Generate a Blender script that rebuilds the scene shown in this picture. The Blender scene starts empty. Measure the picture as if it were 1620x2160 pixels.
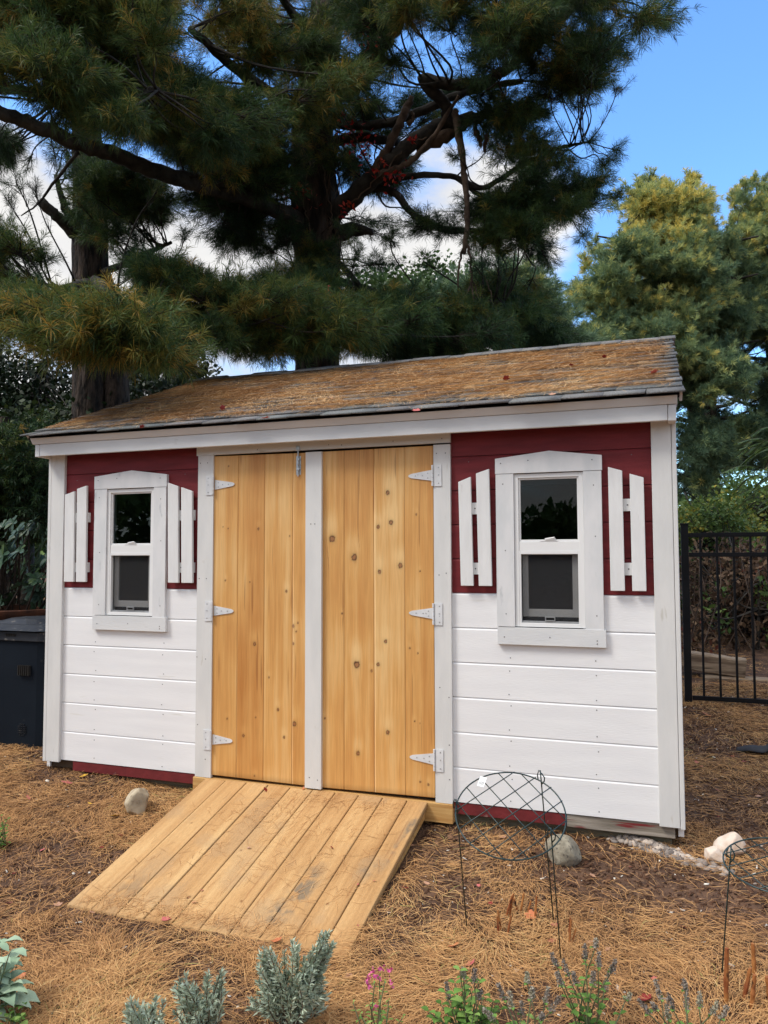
import bpy, math, numpy as np
from mathutils import Vector
rng = np.random.default_rng(7)
SC = bpy.context.scene
COL = SC.collection
R = math.radians

# ------------------------------------------------------------------ camera
CAMP = np.array([0.0201, -4.0437, 1.3066]); YAW, PIT, ROL, FPX = .3404, .0563, -.0027, 1622.
_F = np.array([-math.sin(YAW)*math.cos(PIT), math.cos(YAW)*math.cos(PIT), math.sin(PIT)])
_R = np.array([math.cos(YAW), math.sin(YAW), 0.]); _U = np.cross(_R, _F)
_R2 = _R*math.cos(ROL)+_U*math.sin(ROL); _U2 = -_R*math.sin(ROL)+_U*math.cos(ROL)
def ray(px, py): return _F+_R2*((px-810)/FPX)-_U2*((py-1080)/FPX)
def at(px, py, D): return CAMP+ray(px, py)*D            # a point D metres in front of the camera
def on_y(px, py, y=0.):
    d = ray(px, py); return CAMP+d*((y-CAMP[1])/d[1])
def on_z(px, py, z):
    d = ray(px, py); return CAMP+d*((z-CAMP[2])/d[2])
cam = bpy.data.cameras.new('camera'); co = bpy.data.objects.new('camera', cam); COL.objects.link(co)
from mathutils import Matrix
Mx = Matrix(((_R2[0], _U2[0], -_F[0], CAMP[0]), (_R2[1], _U2[1], -_F[1], CAMP[1]), (_R2[2], _U2[2], -_F[2], CAMP[2]), (0, 0, 0, 1)))
co.matrix_world = Mx
cam.sensor_fit = 'HORIZONTAL'; cam.sensor_width = 36; cam.lens = FPX/1620*36
cam.clip_start = .05; cam.clip_end = 2000
SC.camera = co

# ------------------------------------------------------------------ helpers
def tag(o, label=None, cat=None, group=None, kind=None):
    if label: o['label'] = label
    if cat: o['category'] = cat
    if group: o['group'] = group
    if kind: o['kind'] = kind
    return o
def empty(name, loc=(0, 0, 0), label=None, cat=None, group=None):
    o = bpy.data.objects.new(name, None); COL.objects.link(o); o.location = loc; o.empty_display_size = .1
    return tag(o, label, cat, group)

def mesh_np(name, V, Fc, mats, parent=None, attr=None, colr=None, midx=None, smooth=False):
    """V (n,3); Fc either (m,k) array or list of arrays of different k"""
    if not isinstance(Fc, list): Fc = [Fc]
    Fc = [np.asarray(f, np.int32) for f in Fc if len(f)]
    me = bpy.data.meshes.new(name)
    V = np.asarray(V, np.float32)
    me.vertices.add(len(V)); me.vertices.foreach_set('co', V.ravel())
    tot = np.concatenate([np.full(len(f), f.shape[1], np.int32) for f in Fc])
    lv = np.concatenate([f.ravel() for f in Fc])
    st = np.concatenate([[0], np.cumsum(tot)[:-1]]).astype(np.int32)
    me.loops.add(len(lv)); me.loops.foreach_set('vertex_index', lv)
    me.polygons.add(len(tot)); me.polygons.foreach_set('loop_start', st)
    try: me.polygons.foreach_set('loop_total', tot)
    except Exception: pass
    if smooth: me.polygons.foreach_set('use_smooth', np.ones(len(tot), bool))
    if midx is not None: me.polygons.foreach_set('material_index', np.asarray(midx, np.int32))
    if attr is not None:
        for k, a in attr.items():
            t = me.attributes.new(k, 'FLOAT', 'POINT'); t.data.foreach_set('value', np.asarray(a, np.float32))
    if colr is not None:
        t = me.attributes.new('col', 'FLOAT_COLOR', 'POINT')
        c = np.ones((len(V), 4), np.float32); c[:, :3] = colr; t.data.foreach_set('color', c.ravel())
    me.update(calc_edges=True); me.validate()
    for m in (mats if isinstance(mats, (list, tuple)) else [mats]): me.materials.append(m)
    o = bpy.data.objects.new(name, me); COL.objects.link(o)
    if parent is not None:
        o.parent = parent
    return o

class MB:
    """collects shapes; build() links them as one mesh object"""
    def __init__(s): s.v = []; s.f = []; s.m = []; s.n = 0
    def add(s, V, Fs, m=0):
        V = np.asarray(V, float)
        for f in Fs: s.f.append([int(i)+s.n for i in f]); s.m.append(m)
        s.v.append(V); s.n += len(V); return s
    def box(s, x0, x1, y0, y1, z0, z1, m=0):
        V = [(x, y, z) for x in (x0, x1) for y in (y0, y1) for z in (z0, z1)]
        return s.add(V, [(0, 1, 3, 2), (4, 6, 7, 5), (0, 4, 5, 1), (2, 3, 7, 6), (0, 2, 6, 4), (1, 5, 7, 3)], m)
    def prism(s, poly, y0, y1, m=0):
        """poly in x,z, extruded in y"""
        n = len(poly)
        V = [(x, y0, z) for x, z in poly]+[(x, y1, z) for x, z in poly]
        Fs = [tuple(range(n)), tuple(range(2*n-1, n-1, -1))]+[(i, n+i, n+(i+1) % n, (i+1) % n) for i in range(n)]
        return s.add(V, Fs, m)
    def prismx(s, poly, x0, x1, m=0):
        """poly in y,z, extruded in x"""
        n = len(poly)
        V = [(x0, y, z) for y, z in poly]+[(x1, y, z) for y, z in poly]
        Fs = [tuple(range(n)), tuple(range(2*n-1, n-1, -1))]+[(i, n+i, n+(i+1) % n, (i+1) % n) for i in range(n)]
        return s.add(V, Fs, m)
    def tube(s, P, r, n=8, m=0, cap=True, jit=0.):
        V, Q = tube_np(P, r, n, jit); s.add(V, Q, m)
        if cap:
            s.f.append([s.n-len(V)+i for i in range(n)][::-1]); s.m.append(m)
            s.f.append([s.n-n+i for i in range(n)]); s.m.append(m)
        return s
    def disc(s, x, z, y, r, n=8, m=0, th=.001):
        a = np.arange(n)*2*math.pi/n
        return s.prism([(x+r*math.cos(t), z+r*math.sin(t)) for t in a], y-th, y, m)
    def build(s, name, mats, parent=None, bevel=0, smooth=False):
        me = bpy.data.meshes.new(name)
        me.from_pydata(np.concatenate(s.v).tolist(), [], s.f)
        me.polygons.foreach_set('material_index', s.m)
        if smooth: me.polygons.foreach_set('use_smooth', [True]*len(s.m))
        for mm in (mats if isinstance(mats, (list, tuple)) else [mats]): me.materials.append(mm)
        # consistent outward normals
        import bmesh
        b = bmesh.new(); b.from_mesh(me); bmesh.ops.recalc_face_normals(b, faces=b.faces); b.to_mesh(me); b.free()
        me.update()
        o = bpy.data.objects.new(name, me); COL.objects.link(o)
        if parent is not None: o.parent = parent
        if bevel:
            md = o.modifiers.new('bevel', 'BEVEL'); md.width = bevel; md.segments = 2; md.limit_method = 'ANGLE'; md.angle_limit = R(50)
        return o

def unit(v): return v/np.maximum(np.linalg.norm(v, axis=-1, keepdims=True), 1e-9)
def tube_np(P, r, n=8, jit=0.):
    P = np.asarray(P, float); r = np.broadcast_to(np.asarray(r, float), (len(P),))
    T = unit(np.gradient(P, axis=0)); up = np.array([0.13, .21, .97])
    if abs(T[0]@up) > .9: up = np.array([1., .1, 0])
    A = unit(np.cross(T[0], up)); V = []
    for i in range(len(P)):
        A = unit(A-T[i]*(A@T[i])); B = np.cross(T[i], A)
        a = np.arange(n)*2*math.pi/n
        rr = r[i]*(1+jit*rng.normal(size=n)) if jit else np.full(n, r[i])
        V.append(P[i]+(np.cos(a)[:, None]*A+np.sin(a)[:, None]*B)*rr[:, None])
    V = np.concatenate(V)
    Q = [(i*n+j, i*n+(j+1) % n, (i+1)*n+(j+1) % n, (i+1)*n+j) for i in range(len(P)-1) for j in range(n)]
    return V, Q
def spline(P, k=6):
    P = np.asarray(P, float); out = []
    Q = np.vstack([2*P[0]-P[1], P, 2*P[-1]-P[-2]])
    for i in range(1, len(Q)-2):
        for t in np.arange(k)/k:
            out.append(.5*((2*Q[i])+(-Q[i-1]+Q[i+1])*t+(2*Q[i-1]-5*Q[i]+4*Q[i+1]-Q[i+2])*t*t+(-Q[i-1]+3*Q[i]-3*Q[i+1]+Q[i+2])*t**3))
    out.append(P[-1]); return np.array(out)
# value noise in numpy
_T = np.random.default_rng(3).random((256, 256))
def vn(x, y, s=0):
    x = np.asarray(x, float)+s*17.3; y = np.asarray(y, float)+s*9.1
    xi = np.floor(x).astype(int); yi = np.floor(y).astype(int); fx = x-xi; fy = y-yi
    fx = fx*fx*(3-2*fx); fy = fy*fy*(3-2*fy)
    a = _T[xi & 255, yi & 255]; b = _T[(xi+1) & 255, yi & 255]; c = _T[xi & 255, (yi+1) & 255]; d = _T[(xi+1) & 255, (yi+1) & 255]
    return (a*(1-fx)+b*fx)*(1-fy)+(c*(1-fx)+d*fx)*fy
def fbm(x, y, o=4, s=0):
    t = 0; a = .5; n = 0
    for i in range(o): t = t+a*vn(x*2**i, y*2**i, s+i*3); n += a; a *= .5
    return t/n
def sstep(a, b, x):
    t = np.clip((np.asarray(x, float)-a)/(b-a), 0, 1); return t*t*(3-2*t)

# ------------------------------------------------------------------ materials
def _new(name):
    m = bpy.data.materials.new(name); m.use_nodes = True; nt = m.node_tree
    return m, nt, nt.nodes['Principled BSDF'], nt.nodes.new, nt.links.new
def mat(name, c1, c2=None, scale=8, rough=.7, bump=0., bscale=None, stretch=(1, 1, 1), spec=.3, metal=0., detail=4, lo=.35, hi=.65, c3=None, dist=.004, s3=40, t3=.68):
    """noise-mixed two colour material; optional third colour as sparse specks or stains"""
    m, nt, b, N, L = _new(name)
    b.inputs['Roughness'].default_value = rough; b.inputs['Specular IOR Level'].default_value = spec; b.inputs['Metallic'].default_value = metal
    tc = N('ShaderNodeTexCoord'); mp = N('ShaderNodeMapping'); mp.inputs['Scale'].default_value = stretch
    L(tc.outputs['Object'], mp.inputs['Vector'])
    if c2 is None: c2 = tuple(x*.85 for x in c1)
    n = N('ShaderNodeTexNoise'); n.inputs['Scale'].default_value = scale; n.inputs['Detail'].default_value = detail
    L(mp.outputs[0], n.inputs['Vector'])
    r = N('ShaderNodeValToRGB'); r.color_ramp.elements[0].position = lo; r.color_ramp.elements[1].position = hi
    r.color_ramp.elements[0].color = (*c1, 1); r.color_ramp.elements[1].color = (*c2, 1)
    L(n.outputs[0], r.inputs[0]); out = r.outputs[0]
    if c3 is not None:
        n3 = N('ShaderNodeTexNoise'); n3.inputs['Scale'].default_value = s3; n3.inputs['Detail'].default_value = 3; L(mp.outputs[0], n3.inputs['Vector'])
        r3 = N('ShaderNodeValToRGB'); r3.color_ramp.elements[0].position = t3; r3.color_ramp.elements[1].position = t3+.07; L(n3.outputs[0], r3.inputs[0])
        mx = N('ShaderNodeMix'); mx.data_type = 'RGBA'; L(r3.outputs[0], mx.inputs[0]); L(out, mx.inputs[6]); mx.inputs[7].default_value = (*c3, 1); out = mx.outputs[2]
    L(out, b.inputs['Base Color'])
    if bump:
        n2 = N('ShaderNodeTexNoise'); n2.inputs['Scale'].default_value = bscale or scale*4; n2.inputs['Detail'].default_value = 5; L(mp.outputs[0], n2.inputs['Vector'])
        bp = N('ShaderNodeBump'); bp.inputs['Strength'].default_value = bump; bp.inputs['Distance'].default_value = dist
        L(n2.outputs[0], bp.inputs['Height']); L(bp.outputs[0], b.inputs['Normal'])
    return m
def mat_attr(name, stops, rough=.6, spec=.2, attr='tone', trans=0., noise=0.):
    """colour from a per-leaf attribute through a ramp"""
    m, nt, b, N, L = _new(name)
    b.inputs['Roughness'].default_value = rough; b.inputs['Specular IOR Level'].default_value = spec
    a = N('ShaderNodeAttribute'); a.attribute_name = attr
    r = N('ShaderNodeValToRGB'); e = r.color_ramp.elements
    e[0].position = stops[0][0]; e[0].color = (*stops[0][1], 1); e[1].position = stops[-1][0]; e[1].color = (*stops[-1][1], 1)
    for p, c in stops[1:-1]: x = e.new(p); x.color = (*c, 1)
    L(a.outputs['Fac'], r.inputs[0]); L(r.outputs[0], b.inputs['Base Color'])
    if trans:
        t = N('ShaderNodeBsdfTranslucent'); L(r.outputs[0], t.inputs[0]); mx = N('ShaderNodeMixShader'); mx.inputs[0].default_value = trans
        L(b.outputs[0], mx.inputs[1]); L(t.outputs[0], mx.inputs[2]); L(mx.outputs[0], nt.nodes['Material Output'].inputs[0])
    return m
def mat_col(name, rough=.6, spec=.3, bump=.2, bs=(150, 150, 8), gain=.12):
    """per-vertex wood colour with finer procedural grain on top"""
    m, nt, b, N, L = _new(name)
    b.inputs['Roughness'].default_value = rough; b.inputs['Specular IOR Level'].default_value = spec
    a = N('ShaderNodeAttribute'); a.attribute_name = 'col'
    tc = N('ShaderNodeTexCoord'); mp = N('ShaderNodeMapping'); mp.inputs['Scale'].default_value = bs; L(tc.outputs['Object'], mp.inputs[0])
    n = N('ShaderNodeTexNoise'); n.inputs['Scale'].default_value = 1; n.inputs['Detail'].default_value = 4; L(mp.outputs[0], n.inputs[0])
    mr = N('ShaderNodeMapRange'); mr.inputs[3].default_value = 1-gain; mr.inputs[4].default_value = 1+gain; mr.inputs[1].default_value = .3; mr.inputs[2].default_value = .7; L(n.outputs[0], mr.inputs[0])
    mx = N('ShaderNodeVectorMath'); mx.operation = 'SCALE'; L(a.outputs['Color'], mx.inputs[0]); L(mr.outputs[0], mx.inputs['Scale']); L(mx.outputs[0], b.inputs['Base Color'])
    bp = N('ShaderNodeBump'); bp.inputs['Strength'].default_value = bump; bp.inputs['Distance'].default_value = .002; L(n.outputs[0], bp.inputs['Height']); L(bp.outputs[0], b.inputs['Normal'])
    return m
def srgb(r, g, b, k=1.):
    f = lambda c: ((c/255+.055)/1.055)**2.4 if c > 10 else c/255/12.92
    return (f(r)*k, f(g)*k, f(b)*k)

M = {}
M['white_siding'] = mat('white_siding_paint', (.85, .85, .85), (.79, .79, .795), 3, .55, .25, 45, (.6, 2, 5), c3=(.74, .73, .70), s3=5, t3=.68)
M['white_trim'] = mat('white_trim_paint', (.70, .695, .675), (.64, .64, .625), 5, .65, .25, 40, (3, 3, .8), c3=(.56, .54, .49), s3=7, t3=.68)
M['white_trim_h'] = mat('white_board_paint', (.70, .705, .70), (.64, .65, .655), 5, .65, .25, 40, (.8, 3, 3), c3=(.57, .57, .56), s3=7, t3=.68)
M['casing'] = mat('worn_white_casing', (.72, .72, .72), (.63, .645, .65), 7, .6, .25, 50, (2, 2, .7), c3=(.53, .545, .555), s3=9, t3=.66, lo=.4, hi=.7)
M['vinyl'] = mat('white_vinyl', (.80, .80, .79), (.77, .77, .76), 4, .35)
M['sash_inner'] = mat('grey_sash', (.78, .78, .76), (.70, .70, .68), 6, .4)
M['shutter'] = mat('shutter_paint', (.76, .76, .75), (.70, .70, .69), 9, .6, .3, 50, (3, 3, .6), c3=(.58, .55, .52), s3=12, t3=.72)
M['red'] = mat('barn_red_paint', srgb(122, 40, 44), srgb(104, 32, 36), 5, .6, .35, 60, (.8, 3, 6), c3=srgb(140, 62, 64), s3=30, t3=.72)
M['red_worn'] = mat('peeling_red_paint', srgb(118, 42, 44), srgb(98, 34, 36), 9, .7, .5, 40, c3=srgb(150, 120, 112), s3=9, t3=.66)
M['bare'] = mat('weathered_grey_wood', srgb(170, 160, 148), srgb(120, 112, 100), 6, .8, .5, 40, (.6, 6, 8), c3=srgb(118, 42, 44), s3=7, t3=.64)
M['skid'] = mat('old_skid_wood', srgb(120, 112, 92), srgb(88, 82, 68), 6, .9, .5, 40, (.6, 6, 8))
M['lumber'] = mat('new_lumber', srgb(205, 165, 105), srgb(178, 132, 76), 5, .7, .3, 40, (.7, 8, 10))
M['inner'] = mat('interior_wood', (.12, .08, .05), (.08, .055, .035), 6, .9)
M['dark'] = mat('dark_gap', (.02, .018, .016), (.012, .011, .01), 5, .9)
M['door'] = mat_col('varnished_pine_boards', .45, .4, .12, (220, 220, 9), .07)
M['ramp'] = mat_col('pressure_treated_boards', .75, .2, .4, (200, 10, 200), .10)
M['hinge'] = mat('white_hinge_metal', (.72, .73, .74), (.62, .63, .64), 20, .4, c3=(.4, .4, .4), s3=50, t3=.68)
M['zinc'] = mat('zinc_metal', (.50, .51, .52), (.38, .39, .40), 25, .35, metal=.7)
M['nail'] = mat('nail_dot', (.16, .16, .17), (.1, .1, .1), 10, .6)
M['shingle'] = mat_col('asphalt_shingle', .95, .15, .8, (170, 170, 170), .5)
M['black_metal'] = mat('black_powder_coat', (.006, .006, .007), (.01, .01, .011), 8, .5, spec=.15)
M['black_plastic'] = mat('black_plastic', (.004, .007, .012), (.006, .010, .016), 3, .6, .15, 60, spec=.12, c3=(.02, .022, .025), s3=10, t3=.7)
M['lid_plastic'] = mat('dusty_black_plastic', (.012, .014, .019), (.026, .028, .033), 6, .5, .2, 50, c3=(.12, .11, .10), s3=22, t3=.64)
M['rust'] = mat('rusty_steel', srgb(96, 58, 40), srgb(60, 40, 32), 9, .85, .5, 60)
M['bark'] = mat('pine_bark', srgb(76, 64, 56), srgb(30, 26, 24), 7, .95, 1., 22, (1.6, 1.6, .45), dist=.05, lo=.38, hi=.6)
M['bark_limb'] = mat('limb_bark', srgb(70, 66, 60), srgb(40, 37, 35), 9, .95, .8, 30, dist=.02)
M['dead'] = mat('dead_wood', srgb(112, 94, 80), srgb(66, 54, 46), 8, .95, .8, 40, dist=.01)
M['twig'] = mat('twig_bark', srgb(62, 52, 44), srgb(40, 34, 30), 9, .9)
M['stem'] = mat('plant_stem', srgb(96, 112, 78), srgb(112, 100, 76), 20, .8)
M['timber'] = mat('weathered_timber', srgb(168, 146, 120), srgb(112, 92, 74), 4, .9, .7, 20, (.7, 9, 9), c3=srgb(70, 58, 48), s3=5, t3=.62)
M['rock_tan'] = mat('tan_rock', srgb(190, 176, 150), srgb(152, 138, 116), 14, .9, .7, 30, c3=srgb(120, 106, 86), s3=30, t3=.62, dist=.01)
M['rock_grey'] = mat('speckled_grey_rock', srgb(158, 150, 132), srgb(122, 115, 100), 30, .9, .7, 40, c3=srgb(96, 90, 80), s3=70, t3=.6, dist=.008)
M['rock_white'] = mat('white_quartz', srgb(222, 208, 194), srgb(196, 172, 150), 14, .7, .6, 30, c3=srgb(170, 126, 92), s3=24, t3=.63, dist=.01)
M['green_wire'] = mat('green_coated_wire', (.006, .026, .027), (.012, .036, .036), 20, .35, spec=.5)
M['tagp'] = mat('white_tag_paper', (.78, .78, .76), (.74, .74, .72), 20, .6)
M['fabric'] = mat('dark_rubber_sheet', (.035, .036, .042), (.055, .055, .06), 12, .8, .4, 40)
M['stalk'] = mat('cut_stalk', srgb(176, 120, 66), srgb(126, 64, 36), 20, .7, .3, 60, (1, 1, .5), c3=srgb(50, 32, 22), s3=30, t3=.6)
M['curtain'] = mat('dark_curtain_cloth', (.17, .175, .19), (.06, .064, .072), 60, .9, .4, 80, (.5, 1, 4), lo=.4, hi=.6)
M['pole'] = mat('tool_handle', (.3, .24, .16), (.2, .16, .1), 6, .6)
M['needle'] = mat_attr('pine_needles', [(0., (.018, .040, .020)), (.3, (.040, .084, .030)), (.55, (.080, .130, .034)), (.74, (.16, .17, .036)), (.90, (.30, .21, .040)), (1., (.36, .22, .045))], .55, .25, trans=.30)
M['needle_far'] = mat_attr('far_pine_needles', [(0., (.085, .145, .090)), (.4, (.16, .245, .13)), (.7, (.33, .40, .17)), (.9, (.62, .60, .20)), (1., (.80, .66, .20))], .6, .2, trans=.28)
M['needle_dead'] = mat_attr('dead_needles', [(0., srgb(96, 56, 36)), (1., srgb(140, 84, 48))], .8, .1)
M['leaf_dark'] = mat_attr('dark_leaves', [(0., (.008, .016, .006)), (.7, (.022, .042, .014)), (1., (.085, .10, .022))], .5, .25, trans=.15)
M['leaf_bush'] = mat_attr('bush_leaves', [(0., (.04, .075, .022)), (.5, (.095, .165, .042)), (.85, (.19, .25, .055)), (1., (.44, .35, .05))], .5, .25, trans=.2)
M['leaf_brown'] = mat_attr('brown_dry_leaves', [(0., (.055, .034, .024)), (.5, (.15, .095, .06)), (.88, (.24, .16, .095)), (1., (.15, .045, .03))], .8, .1, trans=.1)
M['rhodo'] = mat_attr('rhododendron_leaves', [(0., (.016, .038, .022)), (.6, (.034, .075, .038)), (1., (.085, .125, .04))], .45, .3)
M['lav'] = mat_attr('lavender_leaves', [(0., srgb(134, 148, 128)), (.6, srgb(176, 190, 168)), (1., srgb(204, 212, 188))], .8, .1)
M['lamb'] = mat_attr('woolly_leaves', [(0., srgb(120, 146, 116)), (1., srgb(168, 186, 160))], .95, .05)
M['mint'] = mat_attr('soft_green_leaves', [(0., srgb(72, 104, 44)), (.6, srgb(110, 148, 70)), (1., srgb(152, 176, 98))], .7, .2, trans=.15)
M['seedhead'] = mat_attr('grey_seed_heads', [(0., srgb(108, 100, 94)), (.6, srgb(152, 142, 130)), (1., srgb(168, 168, 136))], .95, .05)
M['petal'] = mat_attr('pink_petals', [(0., srgb(190, 70, 130)), (1., srgb(226, 118, 168))], .6, .2, trans=.2)
M['redleaf'] = mat_attr('red_leaves', [(0., srgb(130, 24, 24)), (.6, srgb(176, 40, 34)), (1., srgb(190, 74, 50))], .5, .3, trans=.2)
M['fallen'] = mat_attr('fallen_needles', [(0., srgb(118, 84, 58)), (.35, srgb(180, 134, 88)), (.75, srgb(206, 160, 106)), (.93, srgb(218, 182, 128)), (1., srgb(162, 152, 90))], .7, .15)
M['roofneedle'] = mat_attr('roof_needles', [(0., srgb(158, 124, 92)), (.4, srgb(210, 168, 120)), (.85, srgb(230, 194, 144)), (1., srgb(234, 210, 170))], .7, .15)
M['chip'] = mat_attr('mulch_chips', [(0., srgb(44, 31, 25)), (.5, srgb(98, 70, 54)), (.85, srgb(152, 120, 94)), (.97, srgb(170, 152, 130)), (1., srgb(226, 220, 208))], .9, .1)
M['gravel'] = mat_attr('gravel_stones', [(0., srgb(96, 88, 84)), (.6, srgb(146, 136, 128)), (1., srgb(196, 180, 164))], .85, .2)
def leafmat(name, c): return mat(name, c, tuple(x*.75 for x in c), 30, .55)
M['lp'] = leafmat('pink_red_leaf', srgb(198, 108, 104)); M['lr'] = leafmat('dark_red_leaf', srgb(140, 46, 44)); M['ly'] = leafmat('yellow_leaf', srgb(214, 168, 56)); M['lo'] = leafmat('orange_leaf', srgb(196, 118, 78)); M['lb'] = leafmat('tan_leaf', srgb(186, 142, 116))
def glass_mat():
    m, nt, b, N, L = _new('window_glass')
    nt.nodes.remove(b); t = N('ShaderNodeBsdfTransparent'); t.inputs[0].default_value = (.62, .68, .68, 1); g = N('ShaderNodeBsdfGlossy'); g.inputs['Roughness'].default_value = .01
    fr = N('ShaderNodeFresnel'); fr.inputs[0].default_value = 1.42; mx = N('ShaderNodeMixShader')
    L(fr.outputs[0], mx.inputs[0]); L(t.outputs[0], mx.inputs[1]); L(g.outputs[0], mx.inputs[2]); L(mx.outputs[0], nt.nodes['Material Output'].inputs[0]); return m
M['glass'] = glass_mat()
def screen_mat():
    m, nt, b, N, L = _new('insect_screen_mesh')
    b.inputs['Base Color'].default_value = (.03, .03, .032, 1); b.inputs['Roughness'].default_value = .8
    t = N('ShaderNodeBsdfTransparent'); mx = N('ShaderNodeMixShader'); mx.inputs[0].default_value = .30
    L(t.outputs[0], mx.inputs[1]); L(b.outputs[0], mx.inputs[2]); L(mx.outputs[0], nt.nodes['Material Output'].inputs[0]); return m
M['screen'] = screen_mat()

# ------------------------------------------------------------------ sky and sun
SUN_AZ = R(232)      # compass-like: direction to the sun measured from +y towards +x
SUN_EL = R(50)
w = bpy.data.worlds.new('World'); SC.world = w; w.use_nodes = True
nt = w.node_tree; N = nt.nodes.new; L = nt.links.new
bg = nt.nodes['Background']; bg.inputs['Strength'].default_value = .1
sky = N('ShaderNodeTexSky'); sky.sky_type = 'NISHITA'; sky.sun_disc = False; sky.sun_elevation = SUN_EL; sky.sun_rotation = SUN_AZ
sky.air_density = 1.3; sky.dust_density = .3; sky.ozone_density = 2.5
tc = N('ShaderNodeTexCoord'); sp = N('ShaderNodeSeparateXYZ'); L(tc.outputs['Generated'], sp.inputs[0])
def mrange(src, a, b, c=0, d=1):
    n = N('ShaderNodeMapRange'); n.interpolation_type = 'SMOOTHSTEP'; n.inputs[1].default_value = a; n.inputs[2].default_value = b; n.inputs[3].default_value = c; n.inputs[4].default_value = d
    L(src, n.inputs[0]); return n.outputs[0]
def mth(op, a, b=None):
    n = N('ShaderNodeMath'); n.operation = op
    for i, x in enumerate((a, b)):
        if x is None: continue
        if isinstance(x, (int, float)): n.inputs[i].default_value = x
        else: L(x, n.inputs[i])
    return n.outputs[0]
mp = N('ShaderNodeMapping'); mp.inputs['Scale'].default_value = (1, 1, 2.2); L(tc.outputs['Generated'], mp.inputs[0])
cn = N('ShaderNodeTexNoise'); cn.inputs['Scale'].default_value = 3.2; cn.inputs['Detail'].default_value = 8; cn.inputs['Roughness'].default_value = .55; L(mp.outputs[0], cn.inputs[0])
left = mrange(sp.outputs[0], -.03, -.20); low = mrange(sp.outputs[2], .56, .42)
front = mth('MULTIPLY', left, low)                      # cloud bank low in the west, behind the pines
back = mrange(sp.outputs[1], .1, -.35)                   # unseen bright cloud added behind the camera as fill for the shed front
top = mrange(sp.outputs[2], .56, .72)                    # unseen brighter cloud added overhead as fill for roof and ground
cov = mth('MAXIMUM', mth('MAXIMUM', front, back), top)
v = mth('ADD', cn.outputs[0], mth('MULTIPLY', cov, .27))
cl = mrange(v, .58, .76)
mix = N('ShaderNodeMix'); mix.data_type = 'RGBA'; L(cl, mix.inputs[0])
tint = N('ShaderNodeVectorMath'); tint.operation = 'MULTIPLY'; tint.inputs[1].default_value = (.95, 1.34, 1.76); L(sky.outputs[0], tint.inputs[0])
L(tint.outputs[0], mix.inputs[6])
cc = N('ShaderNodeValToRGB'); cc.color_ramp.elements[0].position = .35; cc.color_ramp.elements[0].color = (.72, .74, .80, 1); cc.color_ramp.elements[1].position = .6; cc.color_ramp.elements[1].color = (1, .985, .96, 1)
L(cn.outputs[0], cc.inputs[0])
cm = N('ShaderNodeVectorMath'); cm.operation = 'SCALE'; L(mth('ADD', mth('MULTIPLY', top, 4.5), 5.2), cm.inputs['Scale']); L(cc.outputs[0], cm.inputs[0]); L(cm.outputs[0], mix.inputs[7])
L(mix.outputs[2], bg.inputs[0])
sl = bpy.data.lights.new('sun', 'SUN'); sl.energy = 1.4; sl.angle = R(18); sl.color = (1, .95, .87)
so = bpy.data.objects.new('sun', sl); COL.objects.link(so)
sd = Vector((math.sin(SUN_AZ)*math.cos(SUN_EL), math.cos(SUN_AZ)*math.cos(SUN_EL), math.sin(SUN_EL)))
so.rotation_euler = sd.to_track_quat('Z', 'Y').to_euler()
vs = SC.view_settings; vs.view_transform = 'Standard'; vs.look = 'None'; vs.gamma = 1; vs.exposure = .9
SC.cycles.use_denoising = True; SC.cycles.max_bounces = 6; SC.cycles.diffuse_bounces = 4; SC.cycles.transparent_max_bounces = 16

# ------------------------------------------------------------------ ground
def zg(x, y):
    x = np.asarray(x, float); y = np.asarray(y, float)
    f = np.where(y < 0, -.125+.12*y, -.125+.10*y)
    f = np.where(y < -1.4, -.293+.03*(y+1.4), f)
    f = np.where(y > 2.8, .155+.05*(y-2.8), f); f = np.minimum(f, .5); f = np.maximum(f, -.42)
    return f+.05*sstep(-2.4, -3.8, x)*sstep(-1.2, 0, y)
def zgf(x, y):
    near = sstep(12, 6, np.abs(x))*sstep(12, 6, np.abs(y))
    return zg(x, y)+near*((fbm(x*2.2, y*2.2, 3, 1)-.5)*.035+(fbm(x*14, y*14, 3, 2)-.5)*.016)
def gp(px, py):
    z = -.25
    for _ in range(12):
        p = on_z(px, py, z); z = .5*z+.5*float(zg(p[0], p[1]))
    p = on_z(px, py, z); return np.array([p[0], p[1], float(zgf(p[0], p[1]))])
ax = np.concatenate([-np.geomspace(400, 5.2, 30), np.arange(-5, 2.5, .025), np.geomspace(2.6, 400, 32)])
ay = np.concatenate([-np.geomspace(400, 3.1, 28), np.arange(-3, 3.6, .025), np.geomspace(3.7, 400, 32)])
X, Y = np.meshgrid(ax, ay, indexing='ij'); nx, ny = X.shape
V = np.stack([X.ravel(), Y.ravel(), zgf(X, Y).ravel()], 1)
ii = np.arange(nx*ny).reshape(nx, ny)
Q = np.stack([ii[:-1, :-1].ravel(), ii[1:, :-1].ravel(), ii[1:, 1:].ravel(), ii[:-1, 1:].ravel()], 1)
M['soil'] = mat('mulch_soil', srgb(104, 78, 60), srgb(70, 51, 40), 9, .95, 1., 60, c3=srgb(122, 94, 70), s3=38, t3=.60, dist=.015)
g = mesh_np('ground', V, Q, M['soil'], smooth=True); tag(g, kind='structure')
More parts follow.
